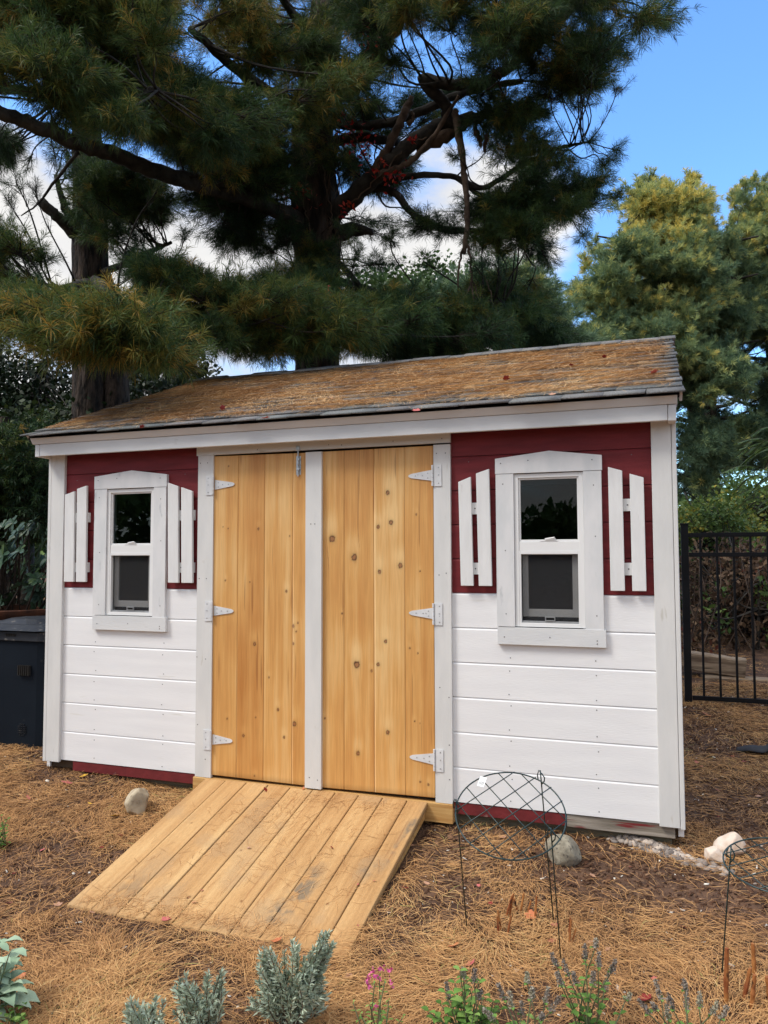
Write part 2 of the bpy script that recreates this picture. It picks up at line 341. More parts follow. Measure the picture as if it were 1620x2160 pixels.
# ------------------------------------------------------------------ the shed
XL, XR = -3.765, .12            # outer faces of the side walls
DEEP = 3.70; ROW = .184
shed = empty('garden_shed', (-1.82, 1.85, -.09), 'white and dark red wooden garden shed with pine double doors and a needle covered roof', 'shed')
def part(o, parent=None):       # parts are built in world coordinates; keep them there under the root
    o.parent = parent or shed
    return o
bpy.context.view_layer.update()
def PB(mb, name, mats, parent=None, bevel=0, smooth=False):
    o = mb.build(name, mats, None, bevel, smooth); par = parent or shed
    o.parent = par; base = par
    off = Vector((0, 0, 0))
    while base is not None: off += base.location; base = base.parent
    o.location = -off
    return o
def PN(o, parent=None):
    par = parent or shed; o.parent = par; off = Vector((0, 0, 0)); b = par
    while b is not None: off += b.location; b = b.parent
    o.location = -off; return o

WIN = [(-3.378, -2.828), (-.779, -.231)]       # outer edges of the two window casings
def rows(mb, x0, x1, k0, k1, hole=None):
    for k in range(k0, k1):
        z0 = k*ROW; z1 = z0+ROW; segs = [(x0, x1)]
        if hole and z0 < 1.735 and z1 > .95: segs = [(x0, hole[0]), (hole[1], x1)]
        for a, b in segs:
            mb.prismx([(0.0, z0+.0015), (-.0005, z1-.011), (.0055, z1-.0005), (.02, z1-.0005), (.02, z0+.0015)], a, b)
def nails(mb, xs, ks, m=1):
    for k in ks:
        for x in xs:
            for dz in (.03, .15): mb.disc(x+rng.normal()*.006, k*ROW+dz+rng.normal()*.006, -.0006, .0032, 6, m)
for (x0, x1), (h0, h1), nx_ in (((-3.64, -2.612), (-3.29, -2.92), (-3.36, -2.85)), ((-1.028, .006), (-.69, -.34), (-.72, -.28))):
    a = MB(); rows(a, x0, x1, 0, 6, (h0, h1)); nails(a, nx_, range(0, 5)); PB(a, 'white_siding', [M['white_siding'], M['nail']])
    a = MB(); rows(a, x0, x1, 6, 11, (h0, h1)); a.box(h0-.02, h1+.02, .013, .018, 1.74, 1.95); nails(a, (x0+.10, x1-.10), (7, 9)); PB(a, 'red_siding', [M['red'], M['nail']])
# skirt under the siding, skids, shadowy underside
a = MB(); a.box(-3.53, -2.61, .004, .04, -.062, -.003); PB(a, 'skirt_board', M['red_worn'], bevel=.002)
a = MB(); a.box(-1.03, -.44, .004, .04, -.062, -.003); PB(a, 'skirt_board', M['red_worn'], bevel=.002)
a = MB(); a.box(-.437, .075, .006, .042, -.066, -.003); PB(a, 'skirt_board', M['bare'], bevel=.003)
a = MB(); a.box(-3.40, -2.62, .05, .19, -.16, -.063); a.box(-1.04, .06, .05, .19, -.19, -.067); a.box(-3.4, .06, 1.7, 1.84, -.2, -.066); a.box(-3.4, .06, 3.4, 3.54, -.2, -.066); PB(a, 'skid', M['skid'], bevel=.004)
a = MB(); a.box(-2.615, -1.022, -.030, .03, -.108, -.008); PB(a, 'sill_board', M['lumber'], bevel=.003)
# floor, inner lining, side and back walls with gables
a = MB(); a.box(XL+.03, XR-.03, .045, DEEP-.04, -.06, -.004); PB(a, 'floor', M['inner'])
EZ, RZ, RY = 2.075, 2.868, 1.85          # eave, ridge height, ridge depth
def under(y): return EZ-.05+(RZ-EZ)*(1-abs(y-RY)/(RY+.17))
for x, s in ((XL, 1), (XR, -1)):
    a = MB(); prof = [(.03, -.06), (DEEP-.03, -.06), (DEEP-.03, under(DEEP-.03)), (RY, under(RY)), (.03, under(.03))]
    a.prismx(prof, x+s*.004, x+s*.03)
    z0 = -.012
    while z0 < under(RY)-.12:
        z1 = z0+ROW; ya, yb = (.101, DEEP-.03) if z1 < under(.1) else (RY-(under(RY)-z1)/(RZ-EZ)*(RY+.17)*.97, RY+(under(RY)-z1)/(RZ-EZ)*(RY+.17)*.97)
        if yb-ya > .1: a.box(min(x, x+s*.0035), max(x, x+s*.0035), max(ya, .101), min(yb, DEEP-.03), z0+.006, z1)
        z0 = z1
    PB(a, 'side_wall', M['white_siding'])
    a = MB(); a.prismx([(p[0]*.97+.04, p[1]*.985+.01) for p in prof], x+s*.034, x+s*.045); PB(a, 'lining', M['inner'])
a = MB(); a.box(XL, XR, DEEP-.03, DEEP, -.06, under(DEEP)); PB(a, 'back_wall', M['white_siding'])
a = MB(); a.box(XL+.05, XR-.05, DEEP-.05, DEEP-.034, 0, 2.0); PB(a, 'lining', M['inner'])
# corner boards
a = MB(); a.box(XL+.040, -3.620, -.022, .001, -.012, 1.985); PB(a, 'corner_board', M['white_trim'], bevel=.003)
a = MB(); a.box(XL+.014, XL+.038, -.021, .10, -.014, 1.985); PB(a, 'corner_board', M['white_trim'], bevel=.003)
a = MB(); a.box(.004, .098, -.022, .001, -.006, 1.985); PB(a, 'corner_board', M['white_trim'], bevel=.003)
a = MB(); a.box(.100, XR+.001, -.024, .10, -.010, 1.985); PB(a, 'corner_board', M['white_trim'], bevel=.003)
# door trim
def nd(mb, pts, y):
    for x, z in pts: mb.disc(x, z, y, .0034, 6, 1)
a = MB(); a.box(-2.606, -2.498, -.022, .0, -.006, 1.916); nd(a, [(-2.59, 1.87), (-2.54, 1.87), (-2.59, 1.17), (-2.54, 1.17), (-2.6, .70), (-2.54, .69), (-2.59, .3), (-2.535, .1)], -.0225); PB(a, 'door_trim', [M['white_trim'], M['nail']], bevel=.0025)
a = MB(); a.box(-1.118, -1.024, -.022, .0, -.006, 1.908); nd(a, [(-1.10, 1.86), (-1.05, 1.86), (-1.09, 1.2), (-1.05, 1.21), (-1.04, .55), (-1.04, .3), (-1.09, .6), (-1.04, .12)], -.0225); PB(a, 'door_trim', [M['white_trim'], M['nail']], bevel=.0025)
a = MB(); a.box(-2.619, -1.023, -.021, .0, 1.917, 1.968); nd(a, [(-2.2, 1.935), (-1.74, 1.94), (-1.66, 1.935), (-1.35, 1.94), (-1.07, 1.94)], -.0215); PB(a, 'door_header', [M['white_trim_h'], M['nail']], bevel=.0025)
a = MB(); a.box(-2.515, -1.113, .012, .04, -.004, 1.94); PB(a, 'door_shade_plate', M['dark'])  # dark sheet behind the doors, stands for the shade in their gaps

# doors: boards as one relief with knots; grain bends round each knot
KL = [(-2.40, 1.845, .004), (-2.40, 1.47, .004), (-2.435, 1.48, .003), (-2.195, 1.465, .007), (-2.415, 1.16, .005), (-2.25, 1.15, .004), (-2.01, 1.10, .007), (-1.99, 1.42, .004), (-2.215, .79, .010), (-2.395, .345, .005), (-2.285, .255, .008), (-2.205, .365, .004), (-2.02, .265, .007), (-2.21, .03, .005), (-1.965, .90, .009), (-1.935, .92, .005), (-1.945, .87, .005), (-1.965, .80, .007), (-1.955, .345, .013), (-2.06, .42, .008), (-2.12, .60, .005)]
KR = [(-1.722, 1.402, .019), (-1.585, 1.295, .018), (-1.386, 1.655, .012), (-1.366, 1.488, .013), (-1.443, 1.465, .010), (-1.313, 1.25, .013), (-1.435, 1.215, .011), (-1.40, .832, .010), (-1.572, .698, .018), (-1.445, .705, .010), (-1.483, .668, .006), (-1.565, .212, .011), (-1.39, .34, .011), (-1.20, 1.22, .004), (-1.26, .80, .005), (-1.215, .775, .004), (-1.235, .41, .004), (-1.205, .40, .003), (-1.205, .09, .005), (-1.16, .08, .006), (-1.765, .39, .005), (-1.66, .98, .005), (-1.22, 1.53, .005)]
def pine_board_field(x, z, edges, knots, seed, palette, streak=1.):
    """linear colour of knotty boards at (x across, z along the grain)"""
    b = np.clip(np.searchsorted(edges, x)-1, 0, len(edges)-2)
    rs = np.random.default_rng(seed); tone = rs.normal(0, .11, len(edges))+(np.array([.05, .10, -.16, .12, 0]) if len(edges) == 5 else 0); off = rs.random(len(edges))*50; fr = rs.uniform(.7, 1.4, len(edges))
    xw = x.copy(); dark = np.zeros_like(x); halo = np.zeros_like(x); ring = np.zeros_like(x); light = np.zeros_like(x)
    for kx, kz, r in knots:
        r = r*.82
        dx = x-kx; dz = z-kz; same = b == np.clip(np.searchsorted(edges, kx)-1, 0, len(edges)-2)
        g_ = np.exp(-(dz/(6.5*r))**2)*np.exp(-(dx/(3.2*r))**2)*same
        xw += -np.tanh(dx/(r*.8))*r*1.3*g_
        q = np.sqrt((dx/r)**2+(dz/(r*1.2))**2)+.5*(vn(dx/r*2+kx*99, dz/r*2+kz*50)-.5)
        dark = np.maximum(dark, sstep(1.05, .85, q)); ring = np.maximum(ring, np.exp(-((q-.92)/.22)**2)*same)
        halo = np.maximum(halo, np.exp(-(np.maximum(q-1, 0)/.8)**1.2)*same)
        light = np.maximum(light, np.exp(-((dx/(4.*r)))**2-((dz-5*r)/(5*r))**2)*same*.5*np.minimum(r/.012, 1))
    g1 = fbm(xw*26*fr[b]+off[b], z*1.1+off[b], 4, seed); g2 = fbm(xw*120+off[b], z*3+off[b], 3, seed+5); g3 = fbm(x*5+off[b], z*3.0+off[b], 3, seed+9)
    t = .5+(g1-.5)*.70*streak+(g2-.5)*.45+(g3-.5)*.65+tone[b]-.8*light
    t = np.clip(t, 0, 1.15)[..., None]
    c0, c1, c2 = [np.array(c) for c in palette]
    c = np.where(t < .5, c0+(c1-c0)*t*2, c1+(c2-c1)*(t-.5)*2)
    c = c*(1-.22*halo[..., None])
    kc = np.array(srgb(150, 98, 62)); c = c*(1-dark[..., None]*.8)+kc*dark[..., None]*.8
    rc = np.array(srgb(62, 32, 22)); c = c*(1-ring[..., None]*.9)+rc*ring[..., None]*.9
    # thin pitch streaks
    s = fbm(xw*70+off[b]*3, z*2.2+off[b], 2, seed+20); sk = sstep(.80, .88, s)[..., None]*.45
    c = c*(1-sk)+np.array(srgb(120, 62, 30))*sk
    return c, b
PAL_D = (srgb(228, 188, 128), srgb(212, 160, 94), srgb(192, 134, 72))
def door_panel(name, x0, x1, zb0, zb1, zt0, zt1, edges, knots, seed):
    """zb/zt: bottom and top heights at the left and right edge"""
    xs = [x0]
    for e in edges[1:-1]: xs += [e-.003, e, e+.003]
    xs = np.unique(np.concatenate([np.arange(x0, x1, .0035), xs, [x1]])); us = np.linspace(0, 1, 480)
    Xg, Ug = np.meshgrid(xs, us, indexing='ij'); f = (Xg-x0)/(x1-x0)
    zb = zb0+(zb1-zb0)*f; zt = zt0+(zt1-zt0)*f; Zg = zb+(zt-zb)*Ug
    yg = np.full_like(Xg, -.0125)
    for e in edges[1:-1]: yg = np.maximum(yg, -.0125+.0035*np.clip(1-np.abs(Xg-e)/.0035, 0, 1))
    c, b = pine_board_field(Xg, Zg, np.array(edges), knots, seed, PAL_D)
    for e in edges[1:-1]: c = c*(1-.24*np.exp(-((Xg-e)/.0016)**2))[..., None]
    c = c*(1-.25*sstep(.02, .0, Ug))[..., None]
    nX, nZ = Xg.shape; V = np.stack([Xg.ravel(), yg.ravel(), Zg.ravel()], 1); ii = np.arange(nX*nZ).reshape(nX, nZ)
    Q = np.stack([ii[:-1, :-1].ravel(), ii[1:, :-1].ravel(), ii[1:, 1:].ravel(), ii[:-1, 1:].ravel()], 1)
    # returns round the edge
    n0 = len(V); loop = np.concatenate([ii[:, 0], ii[-1, 1:], ii[-2::-1, -1], ii[0, -2:0:-1]]); B = V[loop].copy(); B[:, 1] = .010
    V = np.vstack([V, B]); k = np.arange(len(loop)); k2 = (k+1) % len(loop)
    Q2 = np.stack([loop[k], n0+k, n0+k2, loop[k2]], 1)
    cc = np.vstack([c.reshape(-1, 3), c.reshape(-1, 3)[loop]*.8])
    return PN(mesh_np(name, V, np.vstack([Q, Q2]), M['door'], colr=cc))
dl = door_panel('door', -2.499, -1.872, .010, .005, 1.909, 1.902, [-2.505, -2.331, -2.154, -1.970, -1.872], KL, 11)
dr = door_panel('door', -1.786, -1.124, .005, .014, 1.903, 1.905, [-1.786, -1.647, -1.467, -1.287, -1.124], KR, 29)
a = MB(); a.box(-1.879, -1.779, -.034, -.013, .0, 1.902); nd(a, [(-1.845, 1.487), (-1.82, 1.487), (-1.85, .06), (-1.80, .05)], -.0345); PB(a, 'astragal_board', [M['white_trim'], M['nail']], dl, bevel=.003)
def hinge(door, x_pin, z, s):
    """s=+1: strap to the right of the pin; flap on the trim to the other side"""
    a = MB()
    a.prism([(x_pin+s*.006, z-.030), (x_pin+s*.125, z-.012), (x_pin+s*.138, z-.006), (x_pin+s*.142, z), (x_pin+s*.138, z+.006), (x_pin+s*.125, z+.012), (x_pin+s*.006, z+.030)], -.0175, -.0145)
    a.box(min(x_pin-s*.008, x_pin-s*.050), max(x_pin-s*.008, x_pin-s*.050), -.0265, -.0235, z-.062, z+.056)
    zz = np.linspace(z-.06, z+.056, 6)
    for i in range(5): a.tube([(x_pin, -.027, zz[i]+.001), (x_pin, -.027, zz[i+1]-.001)], .0062, 8)
    for d in (.03, .06, .1): a.disc(x_pin+s*d, z+(.012 if d == .03 else 0), -.0177, .004, 8, 1)
    a.disc(x_pin+s*.03, z-.014, -.0177, .004, 8, 1)
    for dz in (-.045, 0, .04): a.disc(x_pin-s*.034, z+dz, -.0267, .004, 8, 1)
    PB(a, 'hinge', [M['hinge'], M['zinc']], door, bevel=.0008)
for z in (1.735, .978, .218): hinge(dl, -2.497, z, 1)
for z in (1.742, .992, .218): hinge(dr, -1.122, z, -1)
a = MB(); a.box(-1.948, -1.918, -.0155, -.0130, 1.775, 1.885); a.tube([(-1.933, -.021, 1.765), (-1.933, -.021, 1.93)], .0045, 8)
a.box(-1.943, -1.923, -.027, -.0157, 1.80, 1.812); a.box(-1.943, -1.923, -.027, -.0157, 1.86, 1.872); a.tube([(-1.933, -.021, 1.835), (-1.919, -.034, 1.832)], .004, 6)
a.box(-1.946, -1.920, -.0265, -.0218, 1.921, 1.945); PB(a, 'barrel_bolt', M['zinc'], dl, bevel=.0008)

# windows
def window(i, x0, x1, tilt):
    c = (x0+x1)/2
    gx0, gx1 = c-.177, c+.177            # vinyl frame outer
    a = MB()
    a.prism([(x0, 1.735), (x1-.002, 1.735), (x1-.002, 1.812), (c+.01, 1.846), (x0, 1.816)], -.024, .0)           # pointed head board
    a.box(x0+.002, gx0-.001, -.022, .0, .934, 1.733); a.box(gx1+.001, x1-.006, -.022, .0, .928, 1.733)
    nd(a, [(x0+.03, 1.79), (c-.1, 1.80), (x1-.05, 1.79)], -.0246); nd(a, [(x0+.04, 1.68), (x0+.05, 1.33), (x1-.04, 1.4), (x1-.04, 1.0), (x0+.05, 1.0), (x1-.045, 1.66)], -.0225)
    wd = PB(a, 'window', [M['casing'], M['nail']], bevel=.0025)
    a = MB(); a.box(x0+.004, x1+.003, -.024, .0, .842, .930); nd(a, [(x0+.04, .88), (c, .885), (x1-.04, .875), (x1-.04, .86)], -.0245); PB(a, 'apron_board', [M['white_trim_h'], M['nail']], wd, bevel=.003)
    a = MB(); t = .022
    for A in ((gx0, gx0+t, .935, 1.731), (gx1-t, gx1, .935, 1.731)): a.box(A[0], A[1], -.012, .05, A[2], A[3])
    a.box(gx0+t, gx1-t, -.012, .05, 1.709, 1.731); a.box(gx0+t, gx1-t, -.012, .05, .935, .955)
    a.box(gx0+t, gx1-t, -.008, .02, 1.328, 1.376)                                              # meeting rail
    a.box(gx0+t, gx0+t+.010, -.004, .018, 1.376, 1.709); a.box(gx1-t-.010, gx1-t, -.004, .018, 1.376, 1.709); a.box(gx0+t+.010, gx1-t-.010, -.004, .018, 1.376, 1.386); a.box(gx0+t+.01, gx1-t-.01, -.004, .018, 1.70, 1.709)
    a.box(gx0+t, gx0+t+.010, -.010, .01, .955, 1.328); a.box(gx1-t-.010, gx1-t, -.010, .01, .955, 1.328); a.box(gx0+t+.010, gx1-t-.010, -.010, .01, 1.310, 1.328)
    PB(a, 'window_frame', M['vinyl'], wd, bevel=.0015)
    a = MB(); a.box(gx0+t+.009, gx1-t-.009, .008, .011, 1.385, 1.705); PB(a, 'pane', M['glass'], wd)
    a = MB(); a.box(c-.045, c+.045, -.0095, .002, 1.3765, 1.384); a.box(c-.02, c+.035, -.013, -.004, 1.3845, 1.392); a.tube([(c-.02, -.008, 1.388), (c+.03, -.012, 1.395)], .005, 6); PB(a, 'sash_lock', M['vinyl'], wd, bevel=.001)
    # lower sash, raised a little inside, seen through the screen
    s0, s1, zb, zt = gx0+t+.012, gx1-t-.012, .985, 1.312
    a = MB(); a.box(s0, s0+.030, .022, .042, zb, zt); a.box(s1-.030, s1, .022, .042, zb, zt); a.box(s0+.030, s1-.030, .022, .042, zb, zb+.040); a.box(s0+.030, s1-.030, .022, .042, zt-.006, zt)
    sa = PB(a, 'lower_sash', M['sash_inner'], wd, bevel=.002)
    a = MB(); a.box(s0+.029, s1-.029, .030, .033, zb+.039, zt-.005); PB(a, 'pane', M['glass'], wd)
    a = MB(); a.box(gx0+t+.010, gx1-t-.010, .0115, .0125, .957, 1.310); PB(a, 'insect_screen', M['screen'], wd)
    a = MB(); a.box(gx0+t+.0105, gx1-t-.0105, -.002, .006, .956, .965); a.box(c-.026, c-.021, -.006, .004, .966, .988); a.box(c+.021, c+.026, -.006, .004, .966, .988); a.box(c-.021, c+.021, -.006, .004, .966, .970); a.box(c-.021, c+.021, -.006, .004, .984, .988); PB(a, 'screen_latch', M['zinc'], wd, bevel=.001)
    return wd
w1 = window(0, *WIN[0], 0); w2 = window(1, *WIN[1], 0)
# shutters: two pickets joined by two battens
def shutter(px, top, zb, dirn, lean):
    """px: ((x0,x1),(x0,x1)) pickets; top: ((zl,zr),(zl,zr))"""
    a = MB()
    for (x0, x1), (zl, zr) in zip(px, top):
        a.prism([(x0+lean, zb), (x1+lean, zb), (x1, zr), (x0, zl)], -.040, -.022)
    o = PB(a, 'shutter', M['shutter'], bevel=.002)
    for z in (1.235, 1.555):
        a = MB(); e = .018 if dirn > 0 else 0
        a.box(px[0][0]+.012-(.0), px[1][1]-.012+e, -.021, -.0012, z-.031, z+.031); PB(a, 'batten', M['shutter'], o, bevel=.001)
        xm = (px[0][1]+px[1][0])/2+.004
        a = MB(); a.disc(xm, z, -.0213, .004, 8, 0); PB(a, 'screw', M['nail'], o)
shutter(((-3.598, -3.522), (-3.502, -3.426)), ((1.705, 1.726), (1.740, 1.760)), 1.142, 1, .006)
shutter(((-2.811, -2.737), (-2.715, -2.637)), ((1.757, 1.732), (1.726, 1.700)), 1.143, 1, .010)
shutter(((-.976, -.908), (-.879, -.809)), ((1.698, 1.724), (1.740, 1.762)), 1.144, 0, .010)
shutter(((-.203, -.135), (-.100, -.034)), ((1.748, 1.726), (1.710, 1.688)), 1.127, 0, .002)
# things seen dimly behind the glass
a = MB(); a.box(-.70, -.32, .10, .106, .90, 1.31); PB(a, 'curtain', M['curtain'])

# eave: fascia, drip board, soffit
a = MB(); a.box(-3.735, .083, -.120, -.098, 1.953, 2.030); PB(a, 'fascia_board', M['white_trim_h'], bevel=.003)
a = MB(); a.box(-3.772, -3.737, -.122, .01, 1.950, 2.028); PB(a, 'fascia_return', M['white_trim_h'], bevel=.003)
a = MB(); a.box(.085, .122, -.122, .01, 1.950, 2.028); PB(a, 'fascia_return', M['white_trim_h'], bevel=.003)
a = MB(); a.prismx([(-.150, 2.068), (-.126, 2.031), (-.02, 2.031), (-.02, 2.11)], -3.79, .128); PB(a, 'drip_board', M['white_trim_h'], bevel=.002)
a = MB(); a.box(-3.73, .08, -.097, -.0235, 1.972, 1.984); PB(a, 'soffit', M['white_trim_h'])
# cobwebs of dry needles under the eave
# roof
SL = math.atan2(RZ-EZ, RY+.17); LS = math.hypot(RY+.17, RZ-EZ)
rx0, rx1 = -3.84, .158
def rp(s, h, side=1):     # s metres up the slope from the eave, h above the deck
    y = -.17+math.cos(SL)*s-math.sin(SL)*h; z = EZ+math.sin(SL)*s+math.cos(SL)*h
    return (y, z) if side > 0 else (2*RY-y, z)
a = MB()
a.prismx([rp(.02, -.012), rp(LS, -.012), (RY, RZ-.045), rp(.03, -.03)], rx0+.03, rx1-.02)
a.prismx([rp(.02, -.012, -1), rp(LS, -.012, -1), (RY, RZ-.045), rp(.03, -.03, -1)], rx0+.03, rx1-.02)
roof = PB(a, 'roof', M['dark'])
for x0_, x1_ in ((rx0+.012, rx0+.029), (rx1-.019, rx1-.006)):
    a = MB(); a.prismx([rp(.03, .002), rp(LS, .002), rp(LS, -.11), rp(.10, -.06), rp(.04, -.02)], x0_, x1_); a.prismx([rp(.03, .002, -1), rp(LS, .002, -1), rp(LS, -.11, -1), rp(.10, -.06, -1), rp(.04, -.02, -1)], x0_, x1_); PB(a, 'rake_board', M['white_trim'], roof)
V = []; Fq = []; Cc = []
def slab(x0, x1, s0, s1, h0, h1, th, col, side, wob):
    n = len(V)*8
    pts = []
    for (s, h) in ((s0, h0), (s1, h1), (s1, h1-th*.6), (s0, h0-th)):
        y, z = rp(s, h, side); pts.append((y, z))
    vv = [(x0+wob[0], *pts[0]), (x1+wob[1], *rp(s0+wob[2], h0, side)), (x1, *pts[1]), (x0, *pts[1]), (x0+wob[0], *pts[3]), (x1+wob[1], *rp(s0+wob[2], h0-th, side)), (x1, *pts[2]), (x0, *pts[2])]
    V.append(vv); Fq.append(np.array([(0, 1, 2, 3), (4, 7, 6, 5), (0, 4, 5, 1), (1, 5, 6, 2), (2, 6, 7, 3), (3, 7, 4, 0)])+n); Cc.append(np.repeat([col], 8, 0))
EXP = .143
for side in (1, -1):
    k = 0; s = 0.
    while s < LS-.02:
        x = rx0-rng.random()*.12
        while x < rx1:
            wd_ = rng.choice([.16, .20, .26, .33]) ; xa = max(x, rx0+rng.normal()*.004); xb = min(x+wd_, rx1+rng.normal()*.004)
            t = rng.uniform(.65, 1.1); col = np.array(srgb(118, 118, 118))*t*np.array([1+.04*rng.normal(), 1, 1.0])
            drop = rng.choice([0, 0, .012]); lift = .013+rng.random()*.007
            if xb-xa > .02: slab(xa+.001, xb-.001, s-.012-drop, min(s+EXP+.03, LS), lift+.001*rng.random(), .004, .009, col, side, (rng.normal()*.002, rng.normal()*.002, rng.normal()*.004))
            x += wd_
        s += EXP; k += 1
# ridge caps
x = rx0
while x < rx1:
    xb = min(x+.145, rx1); col = np.array(srgb(124, 122, 120))*rng.uniform(.8, 1.15); lf = .02+rng.random()*.014; dx = rng.normal()*.004
    for side in (1, -1): slab(x, xb+.02, LS-.13+rng.normal()*.006, LS+.004, lf+.002, lf+.004, .008, col, side, (0, 0, rng.normal()*.008))
    x = xb+1e-4 if xb < rx1 else 9
PN(mesh_np('shingles', np.array(V).reshape(-1, 3), np.vstack(Fq), M['shingle'], colr=np.vstack(Cc)), roof)

# ------------------------------------------------------------------ ramp
ramp = empty('wooden_ramp', (-1.84, -1.15, -.27), 'wide ramp of yellow pressure treated boards sloping from the double doors to the ground', 'ramp')
BRx = -2.528; BW = .1395; nb = 10; Z0, Y0, Z1, Y1 = -.006, -.032, -.262, -1.165
Lr = math.hypot(Y1-Y0, Z1-Z0); u_ = np.linspace(0, 1, 330)
Vs = []; Qs = []; Cs = []; off = 0
rk = np.random.default_rng(5)
for b in range(nb):
    x0 = BRx+b*BW+.0022; x1 = x0+BW-.0045
    if b == 0: x1 += 0
    if b == nb-1: x1 = -1.160
    xs = np.concatenate([[x0, x0+.003], np.arange(x0+.007, x1-.005, .0045), [x1-.003, x1]]); e1 = rk.normal()*.006
    Xg, Ug = np.meshgrid(xs, u_, indexing='ij'); ln = Lr+e1
    s = Ug*ln; yy = Y0+(Y1-Y0)*s/Lr; zz = Z0+(Z1-Z0)*s/Lr
    cup = np.minimum(np.minimum(Xg-x0, x1-Xg)/.004, 1); h = rk.normal()*.0012-.003*(1-cup)
    yy = yy+h*0; zz = zz+h
    kn = [(rk.uniform(x0+.02, x1-.02), rk.uniform(0, 1.1), rk.uniform(.004, .010)) for _ in range(rk.integers(0, 2))]
    c, _ = pine_board_field(Xg, s, np.array([x0-.01, x1+.01]), kn, 60+b, (srgb(202, 166, 116), srgb(186, 146, 98), srgb(164, 124, 80)), 1.1)
    # stains: greyish mildew patches and dark scuffs
    st = sstep(.48, .72, fbm(Xg*7, s*5, 4, 40))*.5
    def blob(cx, cs, rx, rs_): return np.exp(-(((Xg-cx)/rx)**2+((s-cs)/rs_)**2))*sstep(.3, .62, fbm(Xg*30, s*22, 3, 50))
    bl = np.clip(1.3*blob(-1.51, .83, .05, .16)+1.2*blob(-1.56, .99, .05, .05)+1.3*blob(-1.18, .25, .02, .10)+.8*blob(-1.27, .62, .05, .05)+.9*blob(-1.20, .47, .015, .08)+.5*blob(-2.3, 1.0, .08, .12)+.5*blob(-1.8, 1.12, .05, .03), 0, .85)
    c = c*(1-st[..., None])+np.array(srgb(170, 140, 104))*st[..., None]; c = c*(1-bl[..., None])+np.array(srgb(122, 108, 90))*bl[..., None]
    ed = sstep(1.08, 1.19, s)*.35; c = c*(1-ed[..., None])+np.array(srgb(150, 118, 80))*ed[..., None]
    c = c*(1-.25*sstep(.004, 0, np.minimum(Xg-x0, x1-Xg)))[..., None]
    nX, nU = Xg.shape; Vv = np.stack([Xg.ravel(), yy.ravel(), zz.ravel()], 1); ii = np.arange(nX*nU).reshape(nX, nU)
    Q = np.stack([ii[:-1, :-1].ravel(), ii[:-1, 1:].ravel(), ii[1:, 1:].ravel(), ii[1:, :-1].ravel()], 1)
    n0 = len(Vv); loop = np.concatenate([ii[:, 0], ii[-1, 1:], ii[-2::-1, -1], ii[0, -2:0:-1]]); B = Vv[loop].copy(); B[:, 2] -= .026
    k = np.arange(len(loop)); k2 = (k+1) % len(loop); Q2 = np.stack([loop[k], loop[k2], n0+k2, n0+k], 1)
    Vs.append(np.vstack([Vv, B])); Qs.append(np.vstack([Q, Q2])+off); Cs.append(np.vstack([c.reshape(-1, 3), c.reshape(-1, 3)[loop]*.75])); off += n0+len(loop)
PN(mesh_np('deck', np.vstack(Vs), np.vstack(Qs), M['ramp'], colr=np.vstack(Cs)), ramp)
for x in (-2.50, -1.86, -1.21):
    a = MB(); a.prismx([(Y0, Z0-.032), (Y1+.05, Z1-.020), (Y1+.05, Z1-.045), (Y0, Z0-.085)], x, x+.038); PB(a, 'stringer', M['lumber'], ramp)
# ------------------------------------------------------------------ needles and leaves
def rdir(n): return unit(rng.normal(size=(n, 3)))
def tuft_mesh(P, D, L, n, w, tone, spread=.75, droop=.012, along=.06):
    """n needles round each point P with axis D; returns verts, quads, tone"""
    N_ = len(P); P = np.repeat(P, n, 0); D = np.repeat(D, n, 0); tn = np.repeat(tone, n)
    k = len(P); L_ = np.repeat(np.broadcast_to(L, (N_,)), n)*rng.uniform(.7, 1.1, k)
    r = rdir(k); nd_ = unit(D*rng.uniform(.35, 1.2, (k, 1))+r*spread)
    base = P-D*(rng.random((k, 1))*along)
    tip = base+nd_*L_[:, None]; tip[:, 2] -= droop*rng.uniform(.3, 1.6, k)
    mid = base+nd_*(L_*.5)[:, None]; mid[:, 2] += droop*.2
    side = unit(np.cross(nd_, rdir(k)))*(w*.5)
    V = np.stack([base, mid+side, tip, mid-side], 1).reshape(-1, 3)
    Q = np.arange(k*4).reshape(k, 4)
    t = np.clip(tn+rng.normal(0, .05, k), 0, 1)
    return V, Q, np.repeat(t, 4)
def in_poly(poly, n):
    poly = np.array(poly, float); lo = poly.min(0); hi = poly.max(0); out = []
    while len(out) < n:
        p = rng.uniform(lo, hi); c = False; j = len(poly)-1
        for i in range(len(poly)):
            if (poly[i, 1] > p[1]) != (poly[j, 1] > p[1]) and p[0] < (poly[j, 0]-poly[i, 0])*(p[1]-poly[i, 1])/(poly[j, 1]-poly[i, 1])+poly[i, 0]: c = not c
            j = i
        if c: out.append(p)
    return np.array(out)
def seg3(a, b, r0, r1, sag=0., k=4):
    t = np.linspace(0, 1, k)[:, None]; P = a+(b-a)*t
    P[:, 2] -= sag*4*(t[:, 0]*(1-t[:, 0])); return P, np.linspace(r0, r1, k)
def bd_(P): return unit((P[-1]-P[0])[None])
